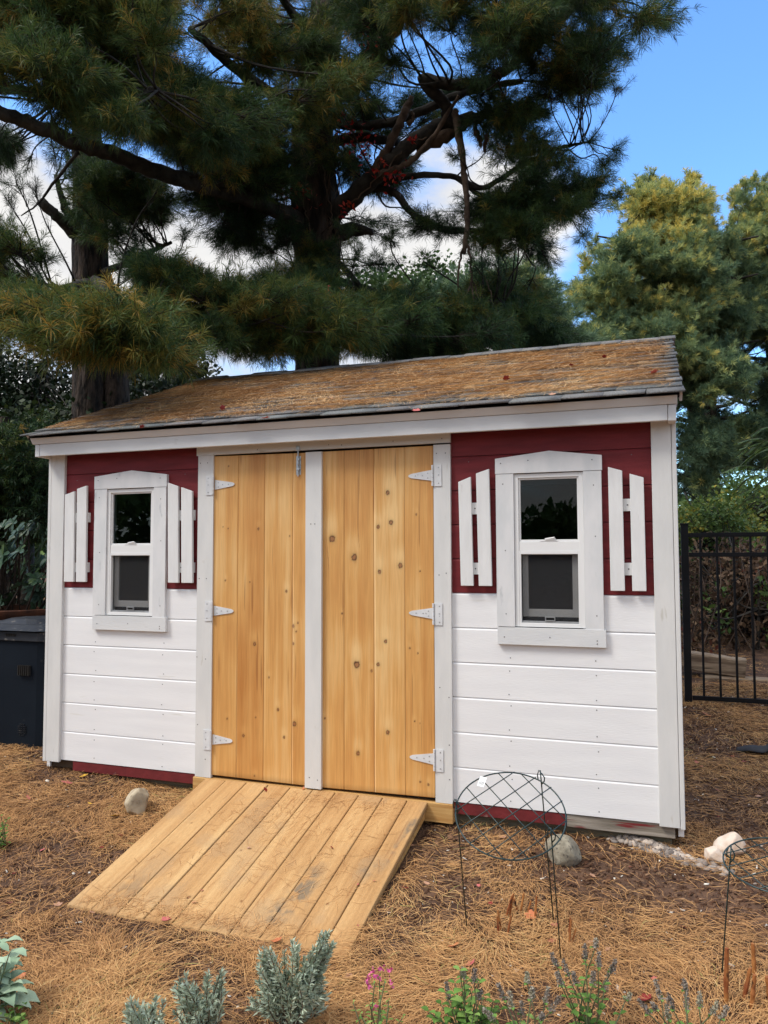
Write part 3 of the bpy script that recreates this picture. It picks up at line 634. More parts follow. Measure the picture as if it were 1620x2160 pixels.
class Tree:
    def __init__(s, name, label, cat, base, group=None):
        s.root = empty(name, tuple(base), label, cat, group); s.limbs = []; s.lr = []; s.nb = MB(); s.tw = [[], [], 0]; s.nV = []; s.nQ = []; s.nT = []; s.n = 0; s.tb = MB(); s.main = MB()
    def limb(s, P, r, n=9, k=6, mb=None, jit=.06, hook=True):
        Q = spline(P, k); rr = np.interp(np.linspace(0, 1, len(Q)), np.linspace(0, 1, len(r)), r) if np.ndim(r) else r
        Q = Q+rng.normal(size=Q.shape)*np.minimum(np.mean(rr)*.12, .02)
        (mb or s.nb).tube(Q, rr, n, jit=jit)
        if hook: s.limbs.append(Q); s.lr.append(np.broadcast_to(rr, (len(Q),)))
        return Q
    def twigs(s, A, B, r0, r1):
        """thin three sided twigs from A to B"""
        k = len(A)
        if not k: return
        T = unit(B-A); S1 = unit(np.cross(T, rdir(k))); S2 = np.cross(T, S1); ang = [0, 2.094, 4.189]
        V = np.concatenate([np.stack([A+(S1*math.cos(a)+S2*math.sin(a))*r0 for a in ang], 1), np.stack([B+(S1*math.cos(a)+S2*math.sin(a))*r1 for a in ang], 1)], 1).reshape(-1, 3)
        b = np.arange(k)[:, None]*6
        Q = np.concatenate([b+np.array([[0, 1, 4, 3]]), b+np.array([[1, 2, 5, 4]]), b+np.array([[2, 0, 3, 5]])])
        s.tw[0].append(V); s.tw[1].append(Q+s.tw[2]); s.tw[2] += len(V)
    def cluster(s, c, rx, rz, ntw, tone, L=.10, nn=22, w=.0035, branch=True, r0=.012, up=.25, per=3, spread=.75, droop=.012):
        c = np.asarray(c, float)
        if s.limbs:
            A = np.concatenate(s.limbs); AR = np.concatenate(s.lr); d = np.linalg.norm(A-c, axis=1)+.6*np.maximum(A[:, 2]-c[2], 0); i = int(np.argmin(d+rng.random(len(d))*.25)); anc = A[i]
        else: anc = c-np.array([0, 0, rx])
        if branch and np.linalg.norm(anc-c) < 6:
            ln = np.linalg.norm(anc-c); P = spline([anc, anc+(c-anc)*.35+np.array([0, 0, -.05*ln])+rng.normal(size=3)*.06*ln, anc+(c-anc)*.72+rng.normal(size=3)*.05*ln, c], 4)
            s.nb.tube(P, np.linspace(max(min(r0*.6+ln*.006, AR[i]*.5), .005), .005, len(P)), 6)
            m2 = max(2, int(ln*5)); bi = rng.integers(len(P)//3, len(P), m2); D2 = unit(rdir(m2)+[0, 0, .5]+bd_(P)*.6); P2 = P[bi]+D2*rng.uniform(.05, .22, (m2, 1)); s.twigs(P[bi], P2, .004, .002)
            V, Q, tt = tuft_mesh(P2, D2, L, nn, w, np.clip(tone+rng.normal(0, .13, m2), 0, 1), spread=spread, droop=droop); s.nV.append(V); s.nQ.append(Q+s.n); s.nT.append(tt); s.n += len(V)
            bd = unit((P[-1]-P[len(P)//2])[None])[0]; bp = P[int(len(P)*.6):]
        else: bd = unit(rng.normal(size=(1, 3)))[0]; bp = c[None]
        q = rdir(ntw)*(rng.random((ntw, 1))**.45); tp = c+q*np.array([rx, rx, rz])+bd*rx*.25
        st = bp[rng.integers(0, len(bp), ntw)]*.5+(c+(tp-c)*.15)*.5
        s.twigs(st, tp, .0045, .002)
        T = unit(tp-st); 
        for t in np.linspace(.55, 1, per):
            P_ = st+(tp-st)*t+rdir(ntw)*.02*(1-t)*4; D = unit(T+rdir(ntw)*.35+np.array([0, 0, up]))
            tn = np.clip(tone+rng.normal(0, .20, ntw), 0, 1)
            V, Q, tt = tuft_mesh(P_, D, L, nn, w, tn, spread=spread, droop=droop); s.nV.append(V); s.nQ.append(Q+s.n); s.nT.append(tt); s.n += len(V)
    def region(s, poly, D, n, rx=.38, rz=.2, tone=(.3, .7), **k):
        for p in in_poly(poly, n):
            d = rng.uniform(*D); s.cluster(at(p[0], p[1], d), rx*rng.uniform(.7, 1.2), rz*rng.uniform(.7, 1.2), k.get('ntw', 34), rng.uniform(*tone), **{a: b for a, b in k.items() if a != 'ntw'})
    def finish(s, nm='crown', m='needle', trunkmat='bark', limbmat='bark_limb'):
        if s.main.n: PB(s.main, 'trunk', M[trunkmat], s.root, smooth=True)
        if s.nb.n: PB(s.nb, 'branches', M[limbmat], s.root, smooth=True)
        V = np.concatenate(s.nV); Q = np.concatenate(s.nQ); T = np.concatenate(s.nT)
        cr = PN(mesh_np(nm, V, Q, M[m], attr={'tone': T}), s.root)
        if s.tw[2]: PN(mesh_np('twigs', np.concatenate(s.tw[0]), np.concatenate(s.tw[1]), M['twig']), cr)
        print(s.root.name, 'quads', len(Q))
def base_of(p): return np.array([p[0], p[1], float(zg(p[0], p[1]))])
def trunk(t, pts, Ds, rad, n=20, m=None):
    P = [at(*p, D) for p, D in zip(pts, Ds)]
    b = base_of(P[0]); P[0] = b-np.array([0, 0, .1])
    Q = spline(P, 10); rr = np.interp(np.linspace(0, 1, len(Q)), np.linspace(0, 1, len(rad)), rad)
    # bark plates: fluted, lumpy radius
    T = unit(np.gradient(Q, axis=0)); Vv = []; nn = n*3; a = np.arange(nn)*2*math.pi/nn
    for i in range(len(Q)):
        A = unit(np.cross(T[i], [0, 1, .1])); B = np.cross(T[i], A)
        h = Q[i, 2]*2.2; ca, sa = np.cos(a), np.sin(a)
        f = 1+.10*(fbm(ca*5+9, sa*5+h, 3, 2)-.5)*2+.05*(fbm(ca*16+3, sa*16+h*.6, 2, 4)-.5)*2
        Vv.append(Q[i]+(ca[:, None]*A+sa[:, None]*B)*(rr[i]*f)[:, None])
    Vv = np.concatenate(Vv); F_ = [(i*nn+j, i*nn+(j+1) % nn, (i+1)*nn+(j+1) % nn, (i+1)*nn+j) for i in range(len(Q)-1) for j in range(nn)]
    t.main.add(Vv, F_); t.limbs.append(Q[len(Q)//4:]); t.lr.append(rr[len(Q)//4:]); return Q

# ---- the big pine right behind the shed
A = Tree('pine_tree', 'huge white pine with forked limbs whose boughs hang over the whole shed roof', 'tree', base_of(at(655, 1000, 10.)), 'white pines behind the shed')
trunk(A, [(655, 1100), (668, 800), (672, 600), (664, 460), (662, 250), (690, 40), (720, -260), (740, -600)], [10]*8, [.34, .28, .265, .32, .25, .22, .19, .14])
def LB(tr, pts, r, **k): return tr.limb([at(x, y, D) for x, y, D in pts], r, **k)
LB(A, [(645, 475, 9.9), (560, 432, 9.2), (450, 398, 8.5), (350, 368, 8.0), (250, 330, 7.5), (160, 300, 7.2), (80, 268, 7.), (0, 235, 6.8), (-150, 190, 6.5), (-320, 140, 6.2)], [.11, .085, .072, .06, .035], n=12)
LB(A, [(695, 460, 9.9), (760, 402, 9.5), (815, 350, 9.2), (865, 305, 9), (935, 262, 9), (1005, 248, 8.8), (1050, 232, 8.7)], [.125, .105, .09, .07, .04], n=12)
LB(A, [(700, 200, 10), (765, 150, 9.6), (810, 80, 9.2), (850, 0, 8.8), (900, -120, 8.4)], [.15, .135, .12, .10, .08], n=12)
LB(A, [(700, 262, 9.9), (770, 265, 9.6), (830, 258, 9.4), (905, 228, 9.2), (1000, 190, 9.), (1100, 170, 8.6)], [.06, .055, .05, .03], n=8)
LB(A, [(700, 300, 9.9), (760, 290, 9.8), (840, 300, 9.5)], [.07, .06, .05], n=8)
LB(A, [(935, 268, 9.), (942, 225, 8.9), (892, 168, 8.8), (960, 180, 8.7), (1040, 165, 8.6), (1110, 112, 8.4), (1180, 50, 8.2), (1230, -30, 8.), (1300, -160, 7.7)], [.06, .07, .06, .055, .04, .025], n=10)
LB(A, [(775, 385, 9.5), (880, 370, 9.3), (960, 374, 9.2), (1020, 396, 9.), (1100, 350, 8.9), (1180, 312, 8.7), (1240, 300, 8.5)], [.045, .035, .03, .012], n=7)
LB(A, [(960, 374, 9.2), (1040, 430, 9.0), (1110, 450, 8.9), (1200, 440, 8.7)], [.028, .02, .01], n=6)
LB(A, [(770, 395, 9.6), (830, 405, 9.4), (870, 450, 9.3), (930, 481, 9.2), (1000, 487, 9.1), (1080, 482, 9), (1160, 440, 8.8)], [.05, .045, .04, .03, .012], n=7)
LB(A, [(705, 495, 9.9), (750, 485, 9.8), (785, 492, 9.7)], [.11, .09, .03], n=9, hook=False)
LB(A, [(700, 545, 10), (730, 570, 9.8), (757, 600, 9.6)], [.05, .04, .03], n=7)
LB(A, [(640, 560, 10), (610, 600, 9.), (560, 640, 8.), (500, 660, 7.3), (430, 690, 6.8)], [.07, .05, .04, .02], n=8)
LB(A, [(690, 600, 10), (720, 650, 8.8), (740, 690, 7.6)], [.07, .05, .03], n=8)
LB(A, [(700, 590, 10), (800, 620, 9.6), (920, 640, 9.2), (1060, 640, 9.)], [.06, .05, .03], n=8)
LB(A, [(640, 250, 10), (560, 190, 9), (480, 130, 8), (400, 60, 7.4)], [.08, .06, .03], n=8)
LB(A, [(690, 120, 10), (640, 60, 9), (600, 0, 8.4), (560, -80, 8)], [.07, .05, .03], n=8)
LB(A, [(850, 0, 8.8), (980, -20, 8.4), (1150, -40, 8.)], [.06, .05, .03], n=8)
# sky-light tufts of the limbs
kw = dict(L=.115, nn=22, w=.0044, spread=.78, droop=.018)
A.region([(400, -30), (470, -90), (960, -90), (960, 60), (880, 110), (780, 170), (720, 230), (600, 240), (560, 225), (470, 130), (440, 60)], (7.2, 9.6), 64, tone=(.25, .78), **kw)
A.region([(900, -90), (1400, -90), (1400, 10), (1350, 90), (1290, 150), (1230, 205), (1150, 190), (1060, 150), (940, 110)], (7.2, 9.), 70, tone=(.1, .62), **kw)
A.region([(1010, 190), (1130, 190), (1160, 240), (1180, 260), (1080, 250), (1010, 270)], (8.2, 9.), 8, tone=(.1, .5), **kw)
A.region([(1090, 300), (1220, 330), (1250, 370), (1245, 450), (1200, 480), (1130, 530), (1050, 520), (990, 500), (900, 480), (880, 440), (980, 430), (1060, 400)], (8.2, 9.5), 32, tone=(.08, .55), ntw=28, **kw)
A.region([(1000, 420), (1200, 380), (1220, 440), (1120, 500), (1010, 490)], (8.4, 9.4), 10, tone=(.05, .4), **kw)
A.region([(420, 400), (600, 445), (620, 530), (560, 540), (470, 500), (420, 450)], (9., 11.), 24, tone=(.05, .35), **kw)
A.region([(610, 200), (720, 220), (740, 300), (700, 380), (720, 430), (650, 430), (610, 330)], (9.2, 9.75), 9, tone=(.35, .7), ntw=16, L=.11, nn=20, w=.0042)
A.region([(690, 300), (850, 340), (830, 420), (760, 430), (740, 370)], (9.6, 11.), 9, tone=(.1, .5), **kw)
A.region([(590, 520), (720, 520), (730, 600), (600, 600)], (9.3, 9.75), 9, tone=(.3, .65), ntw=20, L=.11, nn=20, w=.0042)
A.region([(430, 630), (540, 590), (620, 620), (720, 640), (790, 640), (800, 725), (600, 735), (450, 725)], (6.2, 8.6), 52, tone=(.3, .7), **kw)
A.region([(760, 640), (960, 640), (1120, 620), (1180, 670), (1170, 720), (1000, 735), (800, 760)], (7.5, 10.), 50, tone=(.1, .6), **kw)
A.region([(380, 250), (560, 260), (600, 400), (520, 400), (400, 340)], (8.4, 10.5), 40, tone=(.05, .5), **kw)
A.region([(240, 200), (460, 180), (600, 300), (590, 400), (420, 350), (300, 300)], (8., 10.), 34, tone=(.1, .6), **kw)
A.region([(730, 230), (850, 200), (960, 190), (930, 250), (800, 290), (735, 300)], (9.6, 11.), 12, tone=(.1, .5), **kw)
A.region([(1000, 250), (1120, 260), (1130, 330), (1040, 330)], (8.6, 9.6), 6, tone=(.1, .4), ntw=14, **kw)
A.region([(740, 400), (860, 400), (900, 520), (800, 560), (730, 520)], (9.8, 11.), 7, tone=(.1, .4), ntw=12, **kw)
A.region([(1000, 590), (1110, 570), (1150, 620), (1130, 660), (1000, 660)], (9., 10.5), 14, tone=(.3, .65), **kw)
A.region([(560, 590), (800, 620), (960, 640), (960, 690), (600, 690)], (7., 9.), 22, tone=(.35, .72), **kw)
# thin outer sprays against the sky
for x, y in [(1290, 305), (1268, 372), (1300, 425), (1285, 345), (1225, 505), (1150, 560), (1235, 290), (1120, 245), (905, 545), (830, 500), (760, 540), (1010, 560), (1395, 60), (1420, -10), (1330, 130), (1300, 185), (1220, 230), (350, 60), (370, 20), (1080, 320), (960, 330), (900, 490), (1050, 560), (730, 480)]:
    A.cluster(at(x+rng.normal()*8, y+rng.normal()*8, rng.uniform(8.2, 9)), .18, .1, 9, rng.uniform(.05, .4), L=.10, nn=20, w=.0032)
A.finish()
# broken and dead limbs of the same tree
mb = MB()
def LD(pts, r, n=8):
    Q = spline([at(x, y, D) for x, y, D in pts], 6); rr = np.interp(np.linspace(0, 1, len(Q)), np.linspace(0, 1, len(r)), r); mb.tube(Q+rng.normal(size=Q.shape)*.006, rr, n, jit=.12)
LD([(790, 358, 9.2), (815, 318, 9.1), (840, 268, 9.), (856, 232, 9.), (868, 206, 9.)], [.06, .055, .05, .05, .03])
LD([(862, 262, 9.02), (872, 248, 9.), (868, 235, 9.)], [.03, .02, .012])
LD([(800, 368, 9.1), (862, 342, 9.), (905, 300, 8.9), (940, 246, 8.85), (968, 203, 8.8)], [.04, .036, .03, .024, .015])
LD([(880, 312, 9.1), (930, 292, 9.), (975, 266, 9.), (993, 254, 9.)], [.07, .075, .06, .03])
PB(mb, 'broken_limb', M['dead'], A.root, smooth=True)
mb = MB()
LD([(962, 236, 8.8), (966, 270, 8.8), (975, 335, 8.75), (981, 390, 8.75), (987, 440, 8.7), (984, 490, 8.7), (978, 535, 8.7)], [.045, .04, .034, .03, .022], 8)
LD([(982, 500, 8.7), (992, 545, 8.68), (996, 600, 8.65), (1004, 660, 8.6), (1010, 700, 8.6)], [.018, .012, .008, .004], 6)
LD([(978, 520, 8.7), (968, 570, 8.7), (966, 640, 8.68), (958, 690, 8.65), (950, 720, 8.6)], [.015, .01, .007, .004], 6)
LD([(996, 590, 8.65), (985, 620, 8.6), (950, 640, 8.55), (900, 655, 8.5), (862, 664, 8.5), (820, 650, 8.5)], [.008, .007, .006, .004, .003], 5)
LD([(1000, 560, 8.66), (1030, 600, 8.6), (1040, 650, 8.6)], [.008, .006, .003], 5)
LD([(990, 570, 8.66), (1012, 640, 8.6), (1022, 700, 8.55), (1030, 730, 8.5)], [.007, .005, .003], 5)
for _ in range(16):
    x = rng.uniform(930, 1030); y = rng.uniform(600, 690); LD([(x, y, 8.6), (x+rng.normal()*14, y+25, 8.55), (x+rng.normal()*22, y+rng.uniform(40, 80), 8.5)], [.004, .003, .002], 4)
hang = PB(mb, 'hanging_dead_branch', M['dead'], A.root, smooth=True)
P_ = np.array([at(rng.uniform(905, 1020), rng.uniform(675, 760), rng.uniform(8.4, 8.7)) for _ in range(60)])
V, Q, T = tuft_mesh(P_, unit(rdir(60)+[0, 0, -.9]), .09, 12, .008, rng.random(60), spread=.5)
PN(mesh_np('dead_needles', V, Q, M['needle_dead'], attr={'tone': T}), hang)
for x, y in [(1008, 272), (1014, 285), (1022, 296), (1026, 280), (1002, 262)]:
    p = at(x, y, 8.75); a = MB(); a.tube([p, p-[0, 0, .03], p-[0, 0, .08], p-[0, 0, .125], p-[0, 0, .145]], [.004, .018, .022, .015, .003], 7, jit=.25); PB(a, 'pine_cone', M['dead'], A.root)

# ---- virginia creeper up the pine
mb = MB()
for pts in ([(700, 600, 9.75), (690, 520, 9.7), (700, 470, 9.65), (690, 400, 9.7), (670, 300, 9.68), (680, 200, 9.7)], [(660, 560, 9.7), (650, 470, 9.6), (640, 420, 9.66), (655, 340, 9.68)], [(680, 490, 9.65), (740, 430, 9.3), (800, 372, 9.05), (860, 310, 8.95), (900, 290, 8.9)], [(640, 470, 9.6), (600, 450, 9.3), (580, 400, 9.2)], [(690, 640, 9.7), (700, 560, 9.68), (712, 500, 9.7)]):
    Q = spline([at(*p) for p in pts], 8); mb.tube(Q+rng.normal(size=Q.shape)*.012, .008, 5)
for i in range(70):
    x0 = rng.uniform(625, 712); y0 = rng.uniform(300, 800); pp = []
    for q in range(7): pp.append(at(x0, y0, 9.72+.0016*abs(x0-668))); x0 = np.clip(x0+rng.normal()*11, 622, 716); y0 -= rng.uniform(15, 50)
    Q = spline(pp, 4); mb.tube(Q, rng.uniform(.003, .008), 4)
def leaf_mesh(P, size, tone, flat=.0, nrm=None, aspect=.55):
    k = len(P); a = rdir(k); n_ = rdir(k) if nrm is None else unit(nrm+rdir(k)*flat); a = unit(a-n_*np.sum(a*n_, 1, keepdims=True)); b = np.cross(n_, a); size = np.broadcast_to(size, (k,))[:, None]*rng.uniform(.7, 1.25, (k, 1))
    V = np.stack([P-a*size*.5, P+b*size*.5*aspect+n_*size*.06, P+a*size*.5, P-b*size*.5*aspect+n_*size*.06], 1).reshape(-1, 3)
    return V, np.arange(4*k).reshape(k, 4), np.repeat(np.clip(tone+rng.normal(0, .1, k), 0, 1), 4)
cp = []
for x, y, D, n, s in [(432, 272, 7.9, 22, .12), (745, 285, 9.3, 26, .22), (770, 300, 9.2, 22, .2), (868, 296, 8.85, 12, .07), (800, 352, 9., 26, .18), (830, 372, 8.95, 30, .16), (735, 435, 9.3, 14, .12), (620, 410, 9.4, 16, .14), (590, 400, 9.2, 16, .14), (690, 625, 7., 16, .08), (655, 632, 7.2, 12, .12), (790, 30, 8.6, 22, .22), (780, 90, 8.8, 14, .15), (760, 330, 9.2, 18, .2), (865, 655, 7.6, 12, .1), (650, 420, 9.5, 16, .2), (730, 255, 9.4, 12, .16)]:
    cp.append(at(x, y, D)+rng.normal(size=(n, 3))*s*.45)
cp = np.concatenate(cp); V, Q, T = leaf_mesh(cp, .065, rng.random(len(cp)), aspect=.5)
vine = empty('creeper_vine', tuple(base_of(at(700, 1000, 9.7))), 'red leaved creeper climbing the trunk and lower limbs of the huge pine', 'vine')
PB(mb, 'stem', M['dead'], vine, smooth=True); PN(mesh_np('leaves', V, Q, M['redleaf'], attr={'tone': T}), vine)

# ---- the twin trunked pine on the left
B = Tree('pine_tree.001', 'twin trunked pine at the left whose low boughs hang beside the roof end', 'tree', base_of(at(200, 1000, 11.)), 'white pines behind the shed')
trunk(B, [(192, 1000), (190, 850), (192, 700), (190, 560), (188, 400), (182, 250), (175, 80), (165, -200)], [11]*8, [.27, .24, .24, .25, .22, .20, .17, .12])
trunk(B, [(246, 1000), (244, 880), (236, 760), (220, 640), (205, 560)], [11.1, 11.1, 11.1, 11.1, 11.], [.20, .19, .19, .2, .15])
LB(B, [(165, 500, 10.9), (125, 462, 10.6), (85, 424, 10.4)], [.09, .075, .07], n=9)
LB(B, [(155, 480, 10.8), (135, 430, 10.6), (118, 370, 10.4)], [.07, .05, .03], n=8)
LB(B, [(215, 575, 10.9), (270, 555, 10.5), (320, 530, 10.2), (360, 512, 10)], [.05, .04, .02], n=7)
LB(B, [(185, 600, 10.9), (150, 610, 9.), (100, 630, 7.6), (40, 660, 6.6), (-60, 680, 6)], [.09, .07, .05, .03], n=8)
LB(B, [(200, 590, 10.9), (240, 620, 9.), (280, 660, 7.2), (320, 690, 6.2)], [.08, .06, .05, .02], n=8)
LB(B, [(170, 200, 11), (120, 160, 9.5), (60, 120, 8), (-40, 60, 7)], [.08, .06, .03], n=8)
LB(B, [(185, 180, 11), (240, 150, 9.5), (300, 80, 8)], [.08, .06, .03], n=8)
LB(B, [(180, 60, 11), (160, 20, 9), (120, -40, 7.5)], [.07, .05, .03], n=8)
LB(B, [(165, 320, 7.2), (110, 390, 7.4), (80, 430, 7.5), (45, 455, 7.6)], [.018, .012, .006], n=5, hook=False)
LB(B, [(185, 240, 11), (150, 230, 9.), (90, 200, 7.4), (20, 190, 6.4), (-60, 180, 5.8)], [.08, .06, .04, .02], n=8)
LB(B, [(185, 220, 11), (230, 190, 8.8), (290, 200, 7.2), (330, 190, 6.2)], [.07, .05, .03], n=8)
LB(B, [(180, 120, 11), (210, 80, 8.8), (240, 20, 7.2), (260, -30, 6.2)], [.07, .05, .03], n=8)
LB(B, [(180, 100, 11), (100, 80, 8.6), (40, 30, 7), (0, -20, 6.)], [.07, .05, .03], n=8)
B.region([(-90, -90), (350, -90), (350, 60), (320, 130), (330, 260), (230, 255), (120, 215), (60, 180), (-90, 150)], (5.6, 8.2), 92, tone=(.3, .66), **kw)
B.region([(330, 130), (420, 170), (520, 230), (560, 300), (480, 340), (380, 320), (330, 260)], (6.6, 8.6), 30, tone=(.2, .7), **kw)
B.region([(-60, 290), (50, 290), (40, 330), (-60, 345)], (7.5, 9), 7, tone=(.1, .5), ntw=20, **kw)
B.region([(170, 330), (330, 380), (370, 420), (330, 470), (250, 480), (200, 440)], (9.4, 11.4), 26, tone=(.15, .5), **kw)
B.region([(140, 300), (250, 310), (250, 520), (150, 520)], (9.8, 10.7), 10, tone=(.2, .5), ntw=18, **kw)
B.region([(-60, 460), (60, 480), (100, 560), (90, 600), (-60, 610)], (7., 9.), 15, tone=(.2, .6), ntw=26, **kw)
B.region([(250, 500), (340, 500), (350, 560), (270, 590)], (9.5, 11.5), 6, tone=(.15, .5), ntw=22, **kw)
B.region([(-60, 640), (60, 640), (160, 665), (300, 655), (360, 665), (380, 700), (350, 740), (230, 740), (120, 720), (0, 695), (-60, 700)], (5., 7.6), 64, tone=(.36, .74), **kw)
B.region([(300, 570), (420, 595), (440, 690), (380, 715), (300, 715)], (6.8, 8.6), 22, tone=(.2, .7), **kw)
for x, y in [(30, 385), (70, 410), (110, 345), (350, 600), (385, 500), (330, 415), (20, 425), (60, 350), (395, 770)]:
    B.cluster(at(x+rng.normal()*8, y+rng.normal()*8, rng.uniform(7.5, 9)), .18, .1, 8, rng.uniform(.1, .4), L=.10, nn=18, w=.0032)
B.finish()

# ---- pines far off at the right
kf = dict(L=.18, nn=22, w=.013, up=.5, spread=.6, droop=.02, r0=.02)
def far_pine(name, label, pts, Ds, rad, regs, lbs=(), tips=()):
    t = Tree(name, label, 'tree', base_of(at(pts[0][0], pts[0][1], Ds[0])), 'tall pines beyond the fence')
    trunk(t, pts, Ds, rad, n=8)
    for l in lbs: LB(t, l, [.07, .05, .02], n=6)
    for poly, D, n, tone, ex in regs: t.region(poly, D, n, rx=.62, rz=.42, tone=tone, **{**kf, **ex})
    for x, y, dd in tips: t.cluster(at(x, y, dd), .22, .42, 16, rng.uniform(.6, .95), **{**kf, 'L': .16, 'up': 1.2})  # tips take yellow tones too, sunlight put into the colour
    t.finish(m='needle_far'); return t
def spokes(x, ys, D, lx, rxx): return [[(x, y, D), ((x+s)/2, y-6, D-.6), (s, y-22, D-1.2)] for y in ys for s in (lx, rxx)]
far_pine('pine_tree.002', 'tall pine right of the ridge end with a top painted sunlit yellow green', [(1470, 1120), (1478, 960), (1450, 760), (1420, 560), (1400, 430), (1395, 375)], [21]*6, [.26, .24, .2, .13, .06, .02],
  [([(1345, 410), (1440, 405), (1475, 440), (1480, 500), (1400, 520), (1320, 500), (1325, 440)], (19.5, 21.5), 44, (.7, 1.), {}),  # yellow tones paint sunlight onto the top of the crown
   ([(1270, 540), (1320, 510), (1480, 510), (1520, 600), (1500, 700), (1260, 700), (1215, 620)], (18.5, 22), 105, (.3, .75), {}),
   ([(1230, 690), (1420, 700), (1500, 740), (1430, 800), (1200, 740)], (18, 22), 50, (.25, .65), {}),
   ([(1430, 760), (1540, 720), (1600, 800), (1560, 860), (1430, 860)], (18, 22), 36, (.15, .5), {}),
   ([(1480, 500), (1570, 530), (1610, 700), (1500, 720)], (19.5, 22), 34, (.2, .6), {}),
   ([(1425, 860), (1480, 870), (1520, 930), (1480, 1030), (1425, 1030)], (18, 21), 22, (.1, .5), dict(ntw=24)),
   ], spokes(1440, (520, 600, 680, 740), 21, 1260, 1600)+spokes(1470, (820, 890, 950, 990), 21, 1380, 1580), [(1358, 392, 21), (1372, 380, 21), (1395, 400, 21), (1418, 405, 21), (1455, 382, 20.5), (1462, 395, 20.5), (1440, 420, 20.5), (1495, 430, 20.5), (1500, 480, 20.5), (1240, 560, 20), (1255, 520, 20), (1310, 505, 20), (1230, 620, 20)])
far_pine('pine_tree.003', 'dark pine standing furthest right with a rounded top painted sunlit yellow', [(1640, 1120), (1640, 900), (1625, 650), (1605, 480), (1595, 385)], [23]*5, [.28, .25, .18, .08, .02],
  [([(1560, 430), (1600, 400), (1720, 400), (1720, 520), (1560, 500)], (21.5, 23.5), 40, (.55, .95), {}),  # sunlight on the crown top put into the needle colour
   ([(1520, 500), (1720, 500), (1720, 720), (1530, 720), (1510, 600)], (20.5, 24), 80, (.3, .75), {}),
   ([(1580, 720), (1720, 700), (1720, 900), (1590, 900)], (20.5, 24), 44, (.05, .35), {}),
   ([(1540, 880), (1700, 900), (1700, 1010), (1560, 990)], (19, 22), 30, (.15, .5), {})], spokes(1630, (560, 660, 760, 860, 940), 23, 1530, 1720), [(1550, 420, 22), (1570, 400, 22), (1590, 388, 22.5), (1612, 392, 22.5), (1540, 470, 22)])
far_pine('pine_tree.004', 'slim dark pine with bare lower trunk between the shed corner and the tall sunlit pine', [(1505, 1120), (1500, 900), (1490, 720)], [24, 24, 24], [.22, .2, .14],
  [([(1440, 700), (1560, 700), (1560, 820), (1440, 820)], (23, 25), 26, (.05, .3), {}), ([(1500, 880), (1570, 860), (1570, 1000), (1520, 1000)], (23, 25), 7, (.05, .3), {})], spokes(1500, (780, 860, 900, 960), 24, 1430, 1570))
# pine peeking behind the ridge
far_pine('pine_tree.005', 'low dense pine showing between the huge pine and the tall sunlit pine above the ridge', [(1100, 1000), (1100, 700), (1100, 600)], [16]*3, [.2, .1, .04],
  [([(900, 640), (1010, 590), (1110, 590), (1160, 650), (1200, 690), (1240, 740), (900, 760)], (14, 17), 60, (.1, .5), {})], spokes(1100, (680, 720), 16, 960, 1230))

# ---- leafy trees
def leafy(name, label, trunk_pts, Ds, rad, regs, m, cat='tree', size=.06, group=None, limbs=()):
    root = empty(name, tuple(base_of(at(trunk_pts[0][0], trunk_pts[0][1], Ds[0]))), label, cat, group)
    mb = MB(); P = [at(*p, D) for p, D in zip(trunk_pts, Ds)]; P[0] = base_of(P[0])-np.array([0, 0, .05]); Q = spline(P, 6)
    rr = np.interp(np.linspace(0, 1, len(Q)), np.linspace(0, 1, len(rad)), rad); mb.tube(Q, rr, 8)
    Vs = []; Qs = []; Ts = []; n0 = 0
    for poly, D, ncl, per, r, tone in regs:
        for p in in_poly(poly, ncl):
            c = at(p[0], p[1], rng.uniform(*D)); k = int(per*rng.uniform(.6, 1.3))
            i = rng.integers(len(Q)//2, len(Q)); a = Q[i]
            Pb = spline([a, (a+c)/2+rng.normal(size=3)*.15, c], 4); mb.tube(Pb, np.linspace(.015, .004, len(Pb)), 4)
            pts = c+rdir(k)*(rng.random((k, 1))**.5)*r; V, Q_, T = leaf_mesh(pts, size, np.full(k, rng.uniform(*tone)), aspect=.6)
            Vs.append(V); Qs.append(Q_+n0); Ts.append(T); n0 += len(V)
    PB(mb, 'trunk', M['bark_limb'], root, smooth=True)
    PN(mesh_np('crown', np.concatenate(Vs), np.concatenate(Qs), M[m], attr={'tone': np.concatenate(Ts)}), root)
    return root
leafy('broadleaf_tree', 'dark broadleaf tree full of small gaps of sky behind the left pine', [(60, 1100), (60, 900), (100, 760)], [13]*3, [.14, .1, .05],
   [([(-80, 740), (160, 760), (180, 900), (-80, 900)], (12, 14), 60, 95, .45, (0, .5)), ([(-80, 900), (200, 860), (200, 960), (-80, 980)], (11, 13), 46, 150, .5, (.1, .9))], 'leaf_dark', size=.10)
leafy('broadleaf_tree.001', 'dark broadleaf tree showing between the left pine and the roof slope', [(330, 1000), (330, 860), (330, 800)], [14]*3, [.12, .1, .05],
   [([(250, 780), (420, 760), (440, 830), (300, 880)], (12.5, 15), 44, 110, .45, (0, .45))], 'leaf_dark', size=.10)
leafy('broadleaf_tree.002', 'leafy treetop rising behind the huge pine just above its low boughs', [(880, 1000), (880, 760), (880, 640)], [18]*3, [.2, .16, .06],
   [([(740, 610), (830, 580), (930, 575), (1000, 600), (1020, 680), (740, 700)], (17, 19.5), 60, 130, .6, (0., .4))], 'leaf_bush', size=.13)
hem = Tree('hemlock_tree', 'nearly black drooping evergreen at the left edge above the rhododendron', 'tree', base_of(at(20, 1150, 9.5)))
trunk(hem, [(10, 1150), (10, 1000), (10, 880)], [9.5]*3, [.14, .12, .06], n=8)
